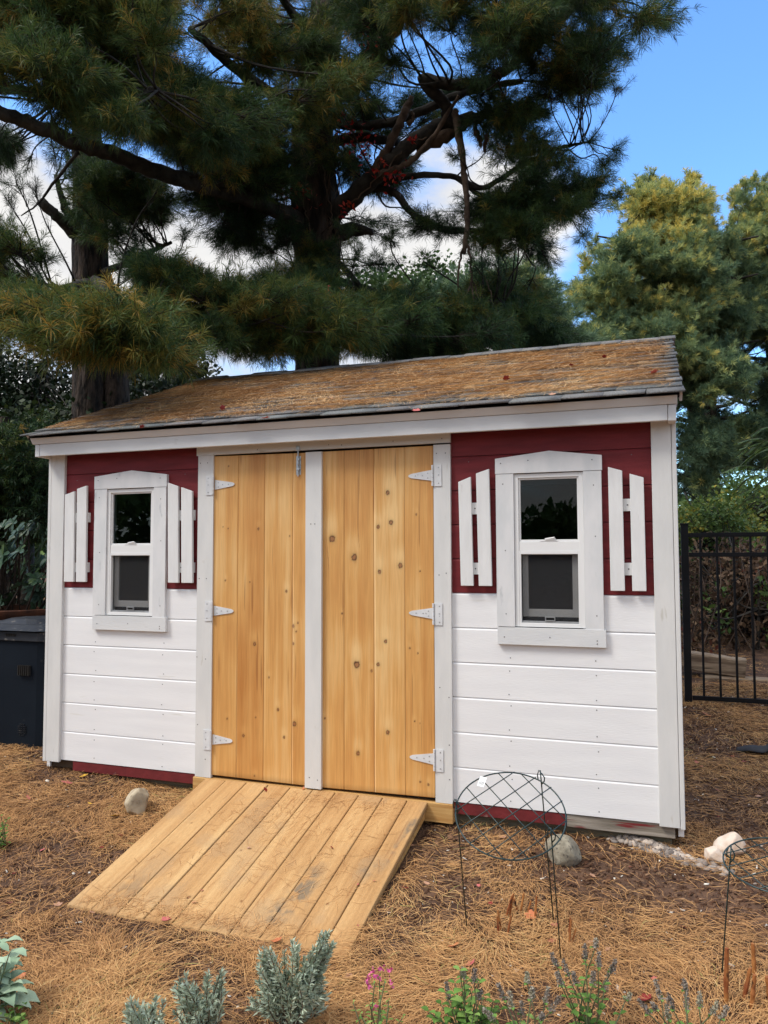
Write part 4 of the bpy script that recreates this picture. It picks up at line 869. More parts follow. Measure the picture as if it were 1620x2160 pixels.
hem.region([(-120, 930), (100, 910), (150, 960), (110, 1130), (-120, 1140)], (8.2, 10.5), 75, rx=.5, rz=.25, tone=(0., .45), L=.09, nn=14, w=.010, ntw=40, up=-.3)
hem.finish(nm='crown')

# ---- rhododendron by the left corner
def whorls(P, D, n, L, w, tone, droop=.25):
    Vs = []; k = len(P)
    for i in range(k):
        d = D[i]; a = unit(np.cross(d, [.3, .5, .8])[None])[0]; b = np.cross(d, a); m = n+rng.integers(-1, 2)
        for j in range(m):
            t = j*2*math.pi/m+rng.random()*.4; o = a*math.cos(t)+b*math.sin(t); l = L*rng.uniform(.7, 1.15); dirn = unit((o+d*rng.uniform(.0, .5))[None])[0]; s = np.cross(dirn, d); s /= max(np.linalg.norm(s), 1e-6); up = np.cross(s, dirn)
            c = P[i]; W = w*rng.uniform(.8, 1.1); dz = np.array([0, 0, -droop*l])
            Vs.append([c, c+dirn*l*.35+s*W*.36+up*W*.1, c+dirn*l*.78+s*W*.5+dz*.4+up*W*.1, c+dirn*l+dz, c+dirn*l*.78-s*W*.5+dz*.4+up*W*.1, c+dirn*l*.35-s*W*.36+up*W*.1, c+dirn*l*.35, c+dirn*l*.8+dz*.4])
    Vs = np.array(Vs); k = len(Vs); b = np.arange(k)[:, None]*8
    Q = np.concatenate([b+np.array([[6, 1, 2, 7]]), b+np.array([[6, 7, 4, 5]])]); T3 = np.concatenate([b+np.array([[0, 1, 6]]), b+np.array([[0, 6, 5]]), b+np.array([[7, 2, 3]]), b+np.array([[7, 3, 4]])])
    return Vs.reshape(-1, 3), [Q, T3], np.repeat(np.clip(tone+rng.normal(0, .2, k), 0, 1), 8)
rb = empty('rhododendron_bush', tuple(base_of(at(20, 1300, 7.))), 'broad leaved evergreen bush in whorls behind the black bin', 'bush')
P_ = np.array([at(x, y, rng.uniform(6.5, 7.8)) for x, y in in_poly([(-90, 1120), (20, 1105), (60, 1095), (120, 1100), (120, 1290), (-90, 1300)], 150)])
D_ = unit(np.array([rng.normal()*.4, -.7, .5])+rng.normal(size=(150, 3))*.35)
V, Fs, T = whorls(P_, D_, 8, .105, .046, .45, .15); PN(mesh_np('leaves', V, Fs, M['rhodo'], attr={'tone': T}), rb)
a = MB(); bb = base_of(at(20, 1300, 7.3))
for i in range(0, 150, 2): a.tube(spline([bb+rng.normal(size=3)*[.2, .2, 0], (bb+P_[i])/2+rng.normal(size=3)*.08, P_[i]], 3), .008, 4)
PB(a, 'branches', M['twig'], rb)

# ---- growth beyond the fence at the right
leafy('bush', 'green leafy bush along the top of the black fence nearest the shed corner', [(1490, 1300), (1490, 1160), (1490, 1110)], [10.5]*3, [.04, .03, .02],
   [([(1430, 1070), (1560, 1060), (1560, 1140), (1430, 1150)], (10, 11.5), 60, 90, .26, (.25, .95)), ([(1400, 1150), (1500, 1150), (1490, 1320), (1400, 1300)], (9.8, 11), 26, 60, .26, (.1, .6))], 'leaf_bush', 'bush', .06)
leafy('bush.001', 'yellow green thin bush under the tall pines at the right edge', [(1620, 1300), (1620, 1100), (1620, 1040)], [12]*3, [.04, .03, .02],
   [([(1530, 1020), (1720, 1000), (1720, 1130), (1540, 1130)], (11, 13), 56, 80, .30, (.3, .9))], 'leaf_bush', 'bush', .07)
leafy('dry_bush', 'tangle of brown dry leaves and stems behind the fence bars', [(1560, 1420), (1560, 1300), (1560, 1200)], [8.8]*3, [.03, .02, .015],
   [([(1440, 1170), (1740, 1150), (1740, 1400), (1450, 1385)], (8.2, 10.2), 130, 75, .25, (.0, .95))], 'leaf_brown', 'bush', .07)
leafy('bush.002', 'sparse green sprigs low among the dry tangle behind the fence bars', [(1600, 1420), (1600, 1300), (1600, 1200)], [8.3]*3, [.02, .015, .01],
   [([(1570, 1250), (1640, 1200), (1680, 1350), (1600, 1360)], (7.9, 8.4), 8, 26, .16, (.3, .7)), ([(1490, 1240), (1530, 1230), (1540, 1330), (1500, 1320)], (8., 8.4), 4, 18, .14, (.2, .5))], 'leaf_bush', 'bush', .07)
# dry canes
cn_ = empty('dry_canes', tuple(base_of(at(1560, 1450, 8.))), 'long bare dry canes leaning through the tangle behind the fence', 'canes')
a = MB()
for i in range(46):
    x = rng.uniform(1440, 1700); y = rng.uniform(1380, 1440); D = rng.uniform(7.9, 9.2); b0 = base_of(at(x, y, D)); tp = at(x+rng.normal()*60, rng.uniform(1120, 1260), D+rng.normal()*.3); a.tube(spline([b0, (b0+tp)/2+rng.normal(size=3)*.12, tp, tp+rng.normal(size=3)*.15-[0, 0, .1]], 4), np.linspace(.007, .003, 13), 4)
PB(a, 'stems', M['dead'], cn_)
# sumac with feathered leaves
sm = empty('sumac_shrub', tuple(base_of(at(1700, 1200, 9.5))), 'shrub with long feathered green leaves leaning in from the right edge', 'shrub')
a = MB(); pts = []; dirs = []
for k in range(34):
    x0, y0 = rng.uniform(1600, 1720), rng.uniform(900, 1060); D = rng.uniform(9, 10); p0 = at(x0, y0, D); ang = rng.uniform(-.2, .5); o = unit((-_R2*1.*rng.uniform(.5, 1)+_U2*rng.uniform(-.5, .3)+_F*rng.normal()*.3)[None])[0]
    Ln = rng.uniform(.35, .5); Pm = spline([p0, p0+o*Ln*.5+[0, 0, .03], p0+o*Ln-[0, 0, .06]], 6); a.tube(Pm, .003, 4)
    for q in range(2, len(Pm)):
        for f in (0, .5):
            c = Pm[q-1]*(1-f)+Pm[q]*f; T_ = unit((Pm[q]-Pm[q-1])[None])[0]; S = unit(np.cross(T_, [0, 0, 1])[None])[0]
            for sg in (1, -1): pts.append(c); dirs.append(unit((S*sg+T_*.45-np.array([0, 0, .25]))[None])[0])
a.tube(spline([base_of(at(1700, 1200, 9.5)), at(1700, 1050, 9.5), at(1680, 960, 9.5)], 5), .02, 6)
PB(a, 'stems', M['twig'], sm)
pts = np.array(pts); dirs = np.array(dirs); k = len(pts); l = .085; s = unit(np.cross(dirs, [0, 0, 1]))*.011
V = np.stack([pts, pts+dirs*l*.5+s, pts+dirs*l, pts+dirs*l*.5-s], 1).reshape(-1, 3)
PN(mesh_np('leaves', V, np.arange(4*k).reshape(k, 4), M['leaf_bush'], attr={'tone': np.repeat(np.clip(rng.normal(.45, .2, k), 0, 1), 4)}), sm)
# far wood all round the garden, one mass
Vs = []; Qs = []; Ts = []; n0 = 0
for i in range(1250):
    th = rng.uniform(-math.pi, math.pi); D = rng.uniform(36, 46); h = rng.uniform(.5, (3.6 if math.cos(th) > -.1 else 4.7)+1.1*math.sin(th*5)); h = rng.uniform(-.3, 2.4) if i % 3 == 0 else h; c = np.array([CAMP[0]+math.sin(th)*D, CAMP[1]+math.cos(th)*D, h]); k = 110
    pts = c+rdir(k)*rng.random((k, 1))**.4*np.array([2.2, 2.2, 1.1]); V, Q, T = leaf_mesh(pts, .55, np.full(k, rng.uniform(.0, .6)), aspect=.7); Vs.append(V); Qs.append(Q+n0); Ts.append(T); n0 += len(V)
fw = mesh_np('distant_woods', np.concatenate(Vs), np.concatenate(Qs), M['leaf_bush'], attr={'tone': np.concatenate(Ts)}); tag(fw, 'low belt of far off woodland beyond the garden', 'woodland', kind='stuff')
# ------------------------------------------------------------------ yard things
# fence
FY = 2.6
fn = empty('metal_fence', (.232, FY, float(zg(.23, FY))), 'black metal picket fence panel starting at the shed corner', 'fence')
a = MB(); a.box(.205, .260, FY-.03, FY+.03, .03, 1.545); a.box(.200, .265, FY-.035, FY+.035, 1.545, 1.558); PB(a, 'post', M['black_metal'], fn, bevel=.003)
a = MB(); a.box(2.62, 2.675, FY-.03, FY+.03, .03, 1.545); a.box(2.615, 2.68, FY-.035, FY+.035, 1.545, 1.558); PB(a, 'post', M['black_metal'], fn, bevel=.003)
for z in (1.462, 1.305, .172):
    a = MB(); a.box(.262, 2.618, FY-.014, FY+.014, z-.017, z+.017); PB(a, 'rail', M['black_metal'], fn, bevel=.002)
xs = [on_y(x, 1300, FY)[0] for x in (1481, 1513)]; stp = .1215; x = xs[0]
pk = None
while x < 2.6:
    if pk is None:
        a = MB(); a.box(-.0085, .0085, -.0085, .0085, .17, 1.452); pk = PB(a, 'picket', M['black_metal'], fn); bx = pk.location.x
    else:
        pk = pk.copy(); COL.objects.link(pk); pk.parent = fn
    pk.location.x = bx+x; pk.location.y = -0+0.; x += stp
# timbers stacked beyond the fence
def timber(p0, p1, w, h, label, name='timber'):
    p0 = np.array(p0); p1 = np.array(p1); d = p1-p0; L_ = np.linalg.norm(d); o = MB()
    n = 14; V = []; 
    for i in range(n+1):
        c = p0+d*i/n; f = unit(np.cross(d, [0, 0, 1])[None])[0]; u = np.cross(f, unit(d[None])[0]); u = u if u[2] > 0 else -u
        for a_, b_ in ((-1, -.85), (-.85, -1), (.85, -1), (1, -.85), (1, .85), (.85, 1), (-.85, 1), (-1, .85)): V.append(c+f*a_*w/2*(1+rng.normal()*.025)+u*b_*h/2*(1+rng.normal()*.03))
    F_ = [(i*8+j, i*8+(j+1) % 8, (i+1)*8+(j+1) % 8, (i+1)*8+j) for i in range(n) for j in range(8)]+[tuple(range(8))[::-1], tuple(range(n*8, n*8+8))]
    o.add(np.array(V)-p0, F_); ob = o.build(name, M['timber']); ob.location = p0; tag(ob, label, 'timber', 'old timbers stacked behind the fence'); return ob
timber(at(1440, 1390, 7.15), at(1572, 1410, 6.95), .20, .16, 'weathered timber on top of the stack behind the fence bars')
timber(at(1482, 1440, 6.95), at(1760, 1452, 6.8), .18, .13, 'middle weathered timber of the stack behind the fence bars', 'timber.001')
timber(at(1430, 1462, 6.85), at(1700, 1482, 6.7), .16, .10, 'lowest timber of the stack half sunk in pine needles', 'timber.002')

# compost bin
cb = empty('compost_bin', (-4.45, .62, -.06), 'black plastic compost bin with domed lid and vent slots beside the left corner board', 'bin')
def taper(x0, x1, y0, y1, z0, z1, t, ch, mb, nseg=6, top=True):
    V = []; F_ = []
    for i in range(nseg+1):
        f = i/nseg; e = t*f; xa, xb, ya, yb = x0+e, x1-e, y0+e, y1-e
        for p in ((xa+ch, ya), (xb-ch, ya), (xb-ch*.3, ya+ch*.3), (xb, ya+ch), (xb, yb-ch), (xb-ch, yb), (xa+ch, yb), (xa, yb-ch), (xa, ya+ch), (xa+ch*.3, ya+ch*.3)): V.append((*p, z0+(z1-z0)*f))
    F_ = [(i*10+j, i*10+(j+1) % 10, (i+1)*10+(j+1) % 10, (i+1)*10+j) for i in range(nseg) for j in range(10)]
    F_.append(tuple(range(nseg*10, nseg*10+10))); F_.append(tuple(range(10))[::-1]); mb.add(V, F_)
a = MB(); taper(-4.92, -4.06, .30, 1.05, -.09, .70, .035, .06, a); body = PB(a, 'body', M['black_plastic'], cb, bevel=.004)
a = MB(); taper(-4.90, -4.075, .315, 1.04, .70, .765, .004, .06, a, 1); PB(a, 'rim', M['lid_plastic'], cb, bevel=.004)
a = MB(); taper(-4.935, -4.055, .285, 1.07, .775, .808, .10, .07, a, 3); taper(-4.74, -4.24, .42, .92, .80, .838, .09, .10, a, 4); PB(a, 'lid', M['lid_plastic'], cb, bevel=.006)
for zc, n_ in ((.50, 6),):
    a = MB(); p = on_y(56, 1413, .335)
    for i in range(6): a.box(p[0]-.045+i*.018-.004, p[0]-.045+i*.018+.004, .300, .325, p[2]-.035, p[2]+.035)
    PB(a, 'vent', M['dark'], body)
a = MB(); p = on_y(48, 1538, .31)
for i in range(7):
    for j in range(6):
        if (i-3)**2+(j-2.5)**2 < 9: a.box(p[0]-.045+i*.015-.003, p[0]-.045+i*.015+.003, .298, .312, p[2]-.04+j*.015-.003, p[2]-.04+j*.015+.003)
PB(a, 'vent', M['lid_plastic'], body)
p = on_y(20, 1340, .31); a = MB()
for i in range(6): a.box(p[0]-.04+i*.016, p[0]-.032+i*.016, .308, .318, p[2]-.006, p[2]+.012)
PB(a, 'vent', M['dark'], body)
# rusty bowl and plank behind it
a = MB(); c = at(25, 1284, 6.6); ang = np.linspace(0, 2*math.pi, 41)[:-1]; rr = [(.02, -.16), (.22, -.15), (.36, -.04), (.395, .0), (.43, .012), (.435, .0), (.37, -.06), (.2, -.175), (.02, -.18)]
V = np.array([(r_*math.cos(t), r_*math.sin(t), z_) for r_, z_ in rr for t in ang]); F_ = [(i*40+j, i*40+(j+1) % 40, (i+1)*40+(j+1) % 40, (i+1)*40+j) for i in range(len(rr)-1) for j in range(40)]
a.add(V, F_)
for t in (0.4, 2.5, 4.6): a.tube([(.33*math.cos(t), .33*math.sin(t), -.05), (.36*math.cos(t), .36*math.sin(t), -.75)], .014, 6)
fb = a.build('fire_bowl', M['rust'], smooth=True); fb.location = c; tag(fb, 'rusty round metal fire bowl standing behind the black bin', 'fire bowl')
pl = timber(at(40, 1300, 6.9), at(140, 1296, 6.6), .16, .05, 'plain wooden plank lying behind the black bin', 'plank'); del pl['group']; pl['category'] = 'plank'
a = MB()
q0, q1 = at(40, 1312, 6.9), at(140, 1308, 6.6)
for q in (q0*.8+q1*.2, q0*.3+q1*.7): a.tube([q, [q[0], q[1], float(zg(q[0], q[1]))-.05]], .03, 8)
sp_ = a.build('stump_post', M['timber']); tag(sp_, 'short posts carrying the plank behind the black bin', 'posts')

# rocks
def rock(name, p, dims, seed, m, label, flat=.0, ang=0., facets=7, hl=(.62, .9)):
    import bmesh
    bm = bmesh.new(); bmesh.ops.create_icosphere(bm, subdivisions=4, radius=1)
    rs = np.random.default_rng(seed); nrm = unit(rs.normal(size=(facets, 3))); h = rs.uniform(*hl, facets)
    for v in bm.verts:
        q = np.array(v.co)
        for n_, hh in zip(nrm, h):
            d = q@n_
            if d > hh: q = q-n_*(d-hh)*.92
        nn = .04*(fbm(q[0]*3+seed, q[1]*3+q[2]*2, 3, seed)-.5)*2+.02*(fbm(q[0]*12+seed, q[1]*12+q[2]*9, 2, seed)-.5)
        q = q*(1+nn); c_, s_ = math.cos(ang), math.sin(ang)
        v.co = (q[0]*dims[0]*c_-q[1]*dims[1]*s_, q[0]*dims[0]*s_+q[1]*dims[1]*c_, q[2]*dims[2])
    me = bpy.data.meshes.new(name); bm.to_mesh(me); bm.free(); me.polygons.foreach_set('use_smooth', [True]*len(me.polygons))
    me.materials.append(m); o = bpy.data.objects.new(name, me); COL.objects.link(o); o.location = p+np.array([0, 0, dims[2]*.55]); tag(o, label, 'rock'); return o
rock('rock', gp(287, 1712), (.088, .08, .098), 3, M['rock_tan'], 'angular tan rock at the left of the ramp', ang=.3, facets=12, hl=(.55, .82))
rock('rock.001', gp(1188, 1818), (.092, .08, .075), 12, M['rock_grey'], 'rounded grey speckled rock under the wire plant support', facets=5)
q = gp(1545, 1806); rock('rock.002', q+[0, .02, 0], (.085, .07, .075), 21, M['rock_white'], 'white quartz lump, the larger of two near the gravel', facets=18, hl=(.55, .8))
q = gp(1505, 1815); rock('rock.003', q, (.055, .05, .045), 22, M['rock_white'], 'small orange tinged white quartz lump in front of the larger one', facets=14, hl=(.55, .8))
q = gp(340, 1830); rock('pebble', q-[0, 0, .01], (.02, .015, .014), 31, M['rock_grey'], 'small blue grey pebble by the left edge of the ramp', facets=5)
# gravel spill at the right corner of the shed
n = 900; u = rng.normal(size=(n, 2)); px = 1352+62*u[:, 0]+40*u[:, 1]; py = 1782+10*u[:, 0]*1.7+17*u[:, 1]
Vs = []; Fs = []
ico = np.array([(0, 0, 1), (.9, 0, .3), (.3, .85, .3), (-.7, .5, .3), (-.7, -.5, .3), (.3, -.85, .3), (.7, .5, -.4), (-.3, .8, -.4), (-.9, 0, -.4), (-.3, -.8, -.4), (.7, -.5, -.4), (0, 0, -1)])
icf = np.array([(0, 1, 2), (0, 2, 3), (0, 3, 4), (0, 4, 5), (0, 5, 1), (1, 6, 2), (2, 7, 3), (3, 8, 4), (4, 9, 5), (5, 10, 1), (6, 7, 2), (7, 8, 3), (8, 9, 4), (9, 10, 5), (10, 6, 1), (11, 7, 6), (11, 8, 7), (11, 9, 8), (11, 10, 9), (11, 6, 10)])
for i in range(n):
    p = gp(px[i], py[i]); s = rng.uniform(.008, .022); a_ = rng.random()*6.3; c_, s_ = math.cos(a_), math.sin(a_); q = ico*np.array([1.2, .8, .6])*s*(1+rng.normal(size=(12, 1))*.15)
    q = q@np.array([[c_, s_, 0], [-s_, c_, 0], [0, 0, 1]]); Vs.append(q+p+np.array([0, 0, s*.3+.02*math.exp(-u[i]@u[i])])); Fs.append(icf+12*i)
gv = mesh_np('gravel', np.concatenate(Vs), np.concatenate(Fs), M['gravel'], attr={'tone': np.repeat(rng.random(n), 12)}); tag(gv, 'spill of grey gravel at the right front corner of the shed', 'gravel', kind='stuff')

# rubber sheet at the right edge
a = MB(); p = gp(1600, 1588)
pp = [(-.13, 0, .012), (-.05, .01, .03), (.04, .0, .035), (.10, .02, .09), (.20, .03, .13), (.3, .02, .03)]
Q = spline([p+np.array(t) for t in pp], 5)
W_ = np.interp(np.linspace(0, 1, len(Q)), [0, .3, .6, 1], [.02, .07, .09, .1]); V = []
for i, c in enumerate(Q):
    for t in np.linspace(-1, 1, 7): V.append(c+[0.15*t*W_[i], t*W_[i], .02*(1-t*t)])
for i, c in enumerate(Q):
    for t in np.linspace(-1, 1, 7): V.append(c+[0.15*t*W_[i], t*W_[i], .02*(1-t*t)-.008])
m_ = len(Q)*7; F_ = [(i*7+j, i*7+j+1, (i+1)*7+j+1, (i+1)*7+j) for i in range(len(Q)-1) for j in range(6)]; F_ += [tuple(x+m_ for x in f[::-1]) for f in F_]
F_ += [(i*7, (i+1)*7, (i+1)*7+m_, i*7+m_) for i in range(len(Q)-1)]+[(i*7+6, i*7+6+m_, (i+1)*7+6+m_, (i+1)*7+6) for i in range(len(Q)-1)]+[(j, j+m_, j+1+m_, j+1) for j in range(6)]
a.add(np.array(V)-p, F_); o = a.build('rubber_sheet', M['fabric'], smooth=True); o.location = p; tag(o, 'dark grey rubber sheet crumpled on the needles at the right edge', 'rubber sheet')

# wire plant supports
def support(name, label, C_, r, nrm, up, feet, tops, tagpos=None, grid=(.075, 4), rot=.75):
    root = empty(name, tuple(np.mean([f for f in feet], 0)), label, 'plant support', 'green wire plant supports')
    nrm = unit(np.array(nrm, float)[None])[0]; a1 = unit(np.cross(nrm, up)[None])[0]; b1 = np.cross(nrm, a1)
    t = np.linspace(0, 2*math.pi, 65); a = MB(); a.tube(C_+r*(np.cos(t)[:, None]*a1+np.sin(t)[:, None]*b1), .0029, 7, cap=False); PB(a, 'ring', M['green_wire'], root, smooth=True)
    a = MB()
    for ang in (rot, rot+1.45):
        d = a1*math.cos(ang)+b1*math.sin(ang); e = -a1*math.sin(ang)+b1*math.cos(ang)
        for k in np.arange(-grid[1]//2, grid[1]//2+1):
            o_ = (k+.5*(grid[1] % 2 == 0)*0+.12)*grid[0]
            if abs(o_) < r*.97: h = math.sqrt(r*r-o_*o_); a.tube([C_+e*o_-d*h*1.02+nrm*.003*(1 if ang == rot else -1), C_+e*o_+d*h*1.02+nrm*.003*(1 if ang == rot else -1)], .0020, 6)
    PB(a, 'grid', M['green_wire'], root, smooth=True)
    for f, tp in zip(feet, tops):
        f = np.array(f); tp = np.array(tp); d = unit((tp-f)[None])[0]; s = np.array([.012, 0, 0])
        a = MB(); a.tube([f-d*.05, tp-d*.02, tp+d*.03], .0026, 7)
        a.tube([tp-d*.03, tp-d*.015+s, tp+s*1.2, tp+d*.015+s*.5, tp+d*.03-s*.5, tp+d*.01-s*1.1, tp-d*.012-s], .0026, 6); PB(a, 'leg', M['green_wire'], root, smooth=True)
    if tagpos is not None:
        c = tagpos; a = MB(); W2, H2 = .014, .024; u_ = unit((b1*1.0+a1*.25)[None])[0]; u_ = u_ if u_[2] > 0 else -u_; s_ = np.cross(u_, nrm)
        def card(x0, x1, z0, z1, e, m): V = [c+s_*x+u_*z+nrm*y for y in (e, e+.0008) for x, z in ((x0, z0), (x1, z0), (x1, z1), (x0, z1))]; a.add(V, [(0, 1, 2, 3), (7, 6, 5, 4), (0, 4, 5, 1), (1, 5, 6, 2), (2, 6, 7, 3), (3, 7, 4, 0)], m)
        card(-W2, W2, -H2*1.2, H2, .005, 0)
        for i in range(0, 7, 2): card(-W2*.6+i*.0026, -W2*.6+i*.0026+(.0006 if i % 2 else .0011), -H2*.8, -H2*.1, .0062, 1)
        PB(a, 'price_tag', [M['tagp'], M['nail']], root)
    return root
vd = -ray(1076, 1716); vd = vd/np.linalg.norm(vd); th = math.acos(.745)
side = unit(np.cross([0, 0, 1], vd)[None])[0]; upv = np.cross(vd, side)
nr = vd*math.cos(th)+upv*math.sin(th)
C1 = at(1076, 1716, 2.95); r1 = 115/FPX*2.95
def on_plane(px, py, C_, n_):
    d = ray(px, py); return CAMP+d*(((C_-CAMP)@n_)/(d@n_))
tops = [on_plane(963, 1700, C1, nr), on_plane(1141, 1640, C1, nr), on_plane(1163, 1762, C1, nr)]
feet = [gp(985, 1958), gp(1168, 1950), gp(1183, 2025)]
support('plant_support', 'round green wire grid plant support with a white tag in front of the right wall', C1, r1, nr, upv, feet, tops, on_plane(1017, 1650, C1, nr))
vd2 = -ray(1650, 1828); vd2 /= np.linalg.norm(vd2); sd2 = unit(np.cross([0, 0, 1], vd2)[None])[0]; uv2 = np.cross(vd2, sd2); th2 = math.acos(.47); nr2 = vd2*math.cos(th2)+uv2*math.sin(th2)
C2 = at(1652, 1826, 2.75); r2 = 116/FPX*2.75
q1 = gp(1522, 2062); q2 = gp(1690, 2040); q3 = gp(1770, 2200)
support('plant_support.001', 'round green wire plant support cut by the right edge beside the white rocks', C2, r2, nr2, uv2, [q1, q2, q3], [on_plane(1541, 1802, C2, nr2), on_plane(1690, 1778, C2, nr2), on_plane(1740, 1862, C2, nr2)])

# cut stalks
def stalks(name, label, lst, r=.006):
    root = None
    for (x0, y0, x1, y1) in lst:
        b_ = gp(x0, y0); D = (b_-CAMP)@_F; t_ = at(x1, y1, D)
        if root is None: root = empty(name, tuple(b_), label, 'cut stalks', 'clumps of cut brown stalks')
        a = MB(); k = 7; P = [b_*(1-i/k)+t_*i/k for i in range(k+1)]; P[0] = P[0]-[0, 0, .02]; rr = [r*(1.25 if i in (3, 6) else 1.)*(1.1-.3*i/k) for i in range(k+1)]
        a.tube(P, rr, 8, jit=.08); PB(a, 'stalk', M['stalk'], root)
stalks('cut_stalks', 'clump of short reddish cut stalks between the legs of the tagged plant support', [(1066, 1938, 1080, 1890), (1074, 1936, 1083, 1885), (1092, 1925, 1084, 1895), (1098, 1928, 1105, 1884), (1112, 1930, 1120, 1900), (1128, 1945, 1132, 1890), (1052, 1975, 1049, 1932), (1058, 1966, 1050, 1920), (1070, 1975, 1078, 1932)], .0042)
stalks('cut_stalks.001', 'three thin short brown stalks right of the tagged plant support', [(1200, 1996, 1205, 1940), (1204, 1994, 1215, 1958), (1199, 1980, 1203, 1936)], .0035)
stalks('cut_stalks.002', 'tall hollow tan stalks cut off beside the leg of the support at the right edge', [(1531, 2112, 1533, 2000), (1568, 2108, 1583, 2042), (1585, 2125, 1592, 2056), (1592, 2060, 1588, 1990), (1625, 2120, 1618, 2060)], .0075)

# low plants
def sprig_plant(name, label, cat, stems, m, leafL, leafW, nper, tone=(.3, .7), splay=.8, group=None, stemm='stem', stem_r=.0022, tip=None):
    """stems: list of (base, top); narrow leaves up each stem"""
    root = empty(name, tuple(stems[0][0]), label, cat, group); a = MB(); Pl = []; Dl = []; Tl = []; Ll = []
    for b_, t_ in stems:
        b_ = np.array(b_); t_ = np.array(t_); mid = (b_+t_)/2+rng.normal(size=3)*.012; S = spline([b_-[0, 0, .01], mid, t_], 6); a.tube(S, np.linspace(stem_r*1.5, stem_r*.5, len(S)), 5)
        ln = np.linalg.norm(t_-b_); k = int(nper*ln/.1); T_ = unit((t_-b_)[None])[0]; f0 = .3 if ln > .12 else .1; tn = rng.uniform(*tone)
        for f in f0+(1-f0)*np.sort(rng.random(k)):
            i = min(int(f*(len(S)-1)), len(S)-2); g_ = f*(len(S)-1)-i; Pl.append(S[i]*(1-g_)+S[i+1]*g_); sd_ = rdir(1)[0]; Dl.append(unit((T_*(1.1-.4*(1-f))+sd_*splay)[None])[0]); Tl.append(tn); Ll.append(leafL*(1.1-.5*f))
    Pl = np.array(Pl); Dl = np.array(Dl); k = len(Pl); Ll = np.array(Ll)*rng.uniform(.7, 1.2, k); s = unit(np.cross(Dl, rdir(k)))*leafW/2; nn = np.cross(Dl, s/ (leafW/2))
    V = np.stack([Pl, Pl+Dl*(Ll*.45)[:, None]+s+nn*leafW*.15, Pl+Dl*Ll[:, None]-np.array([0, 0, .1])*Ll[:, None], Pl+Dl*(Ll*.45)[:, None]-s+nn*leafW*.15], 1).reshape(-1, 3)
    PB(a, 'stems', M[stemm], root, smooth=True)
    PN(mesh_np('leaves', V, np.arange(4*k).reshape(k, 4), M[m], attr={'tone': np.repeat(np.clip(np.array(Tl)+rng.normal(0, .18, k), 0, 1), 4)}), root)
    return root
def st(pts, bx, by, spread=18):
    out = []; b0 = gp(bx, by)
    for x, y in pts: D = (b0-CAMP)@_F+rng.normal()*.05; out.append((b0+np.array([rng.normal()*.02, rng.normal()*.02, 0]), at(x, y, D)))
    return out
lv = [(rng.uniform(535, 690), rng.uniform(2035, 2130)) for _ in range(60)]+[(560+rng.normal()*10, 2000+rng.uniform(0, 40)) for _ in range(10)]+[(690+rng.normal()*6, 1968+rng.uniform(0, 50)) for _ in range(12)]+[(655, 2010), (640, 2020), (620, 2000), (600, 2010), (545, 2070), (530, 2110), (520, 2125), (665, 1995), (625, 1990), (615, 1985)]
sprig_plant('lavender_plant', 'bushy grey green lavender in front of the ramp foot', 'plant', st(lv, 612, 2165), 'lav', .040, .0062, 40, (.2, .8), .75, 'grey green lavenders', 'dead')
lv = [(rng.uniform(355, 470), rng.uniform(2070, 2150)) for _ in range(26)]+[(390, 2058), (385, 2066), (465, 2050), (462, 2062), (440, 2052), (436, 2060), (405, 2075), (468, 2056)]
sprig_plant('lavender_plant.001', 'smaller thin grey green lavender left of the bushy one', 'plant', st(lv, 430, 2190), 'lav', .040, .0060, 32, (.1, .7), .75, 'grey green lavenders', 'dead')
lv = [(rng.uniform(262, 350), rng.uniform(2110, 2160)) for _ in range(22)]+[(270, 2122), (285, 2118), (330, 2108), (345, 2112)]
sprig_plant('lavender_plant.002', 'grey green lavender tuft cut by the bottom edge, leftmost of the lavenders', 'plant', st(lv, 320, 2230), 'lav', .040, .0062, 32, (.2, .8), .75, 'grey green lavenders', 'dead')
# broad leaves
def broad_plant(name, label, stems, m, L0, W0, nl, tone, cat='plant', group=None, thick=False, stemm='stem'):
    root = empty(name, tuple(stems[0][0]), label, cat, group); a = MB(); Vs = []; Ts = []
    for b_, t_ in stems:
        b_ = np.array(b_); t_ = np.array(t_); S = spline([b_-[0, 0, .01], (b_+t_)/2+rng.normal(size=3)*.01, t_], 6); a.tube(S, np.linspace(.0032, .0018, len(S)), 5); tn = rng.uniform(*tone)
        for j in range(nl):
            f = (j+1)/nl; i = min(int(f*(len(S)-1)), len(S)-1); c = S[i]
            for sg in (0, math.pi):
                az = j*1.57+sg+rng.normal()*.3; o_ = np.array([math.cos(az), math.sin(az), rng.uniform(.1, .5)]); o_ = o_/np.linalg.norm(o_); s = unit(np.cross(o_, [0, 0, 1])[None])[0]; up = np.cross(s, o_); l = L0*(1.15-.6*f)*rng.uniform(.8, 1.2); W_ = W0*l/L0
                r_ = []
                for q, wq, dz in ((0, .12, 0), (.25, .85, .05), (.5, 1., .06), (.75, .7, -.02), (1., .03, -.22)):
                    for e in (-1, 0, 1): r_.append(c+o_*l*(q+.08)+s*e*W_*.5*wq+up*(abs(e)*W_*.12)+np.array([0, 0, dz*l])+rng.normal(size=3)*l*.012)
                Vs.append(r_); Ts.append(tn+rng.normal()*.15)
    Vs = np.array(Vs); k = len(Vs); b = np.arange(k)[:, None]*15
    Q = np.concatenate([b+np.array([[i*3+j, i*3+j+1, (i+1)*3+j+1, (i+1)*3+j]]) for i in range(4) for j in range(2)])
    PB(a, 'stems', M[stemm], root, smooth=True)
    PN(mesh_np('leaves', Vs.reshape(-1, 3), Q, M[m], attr={'tone': np.repeat(np.clip(Ts, 0, 1), 15)}, smooth=True), root); return root
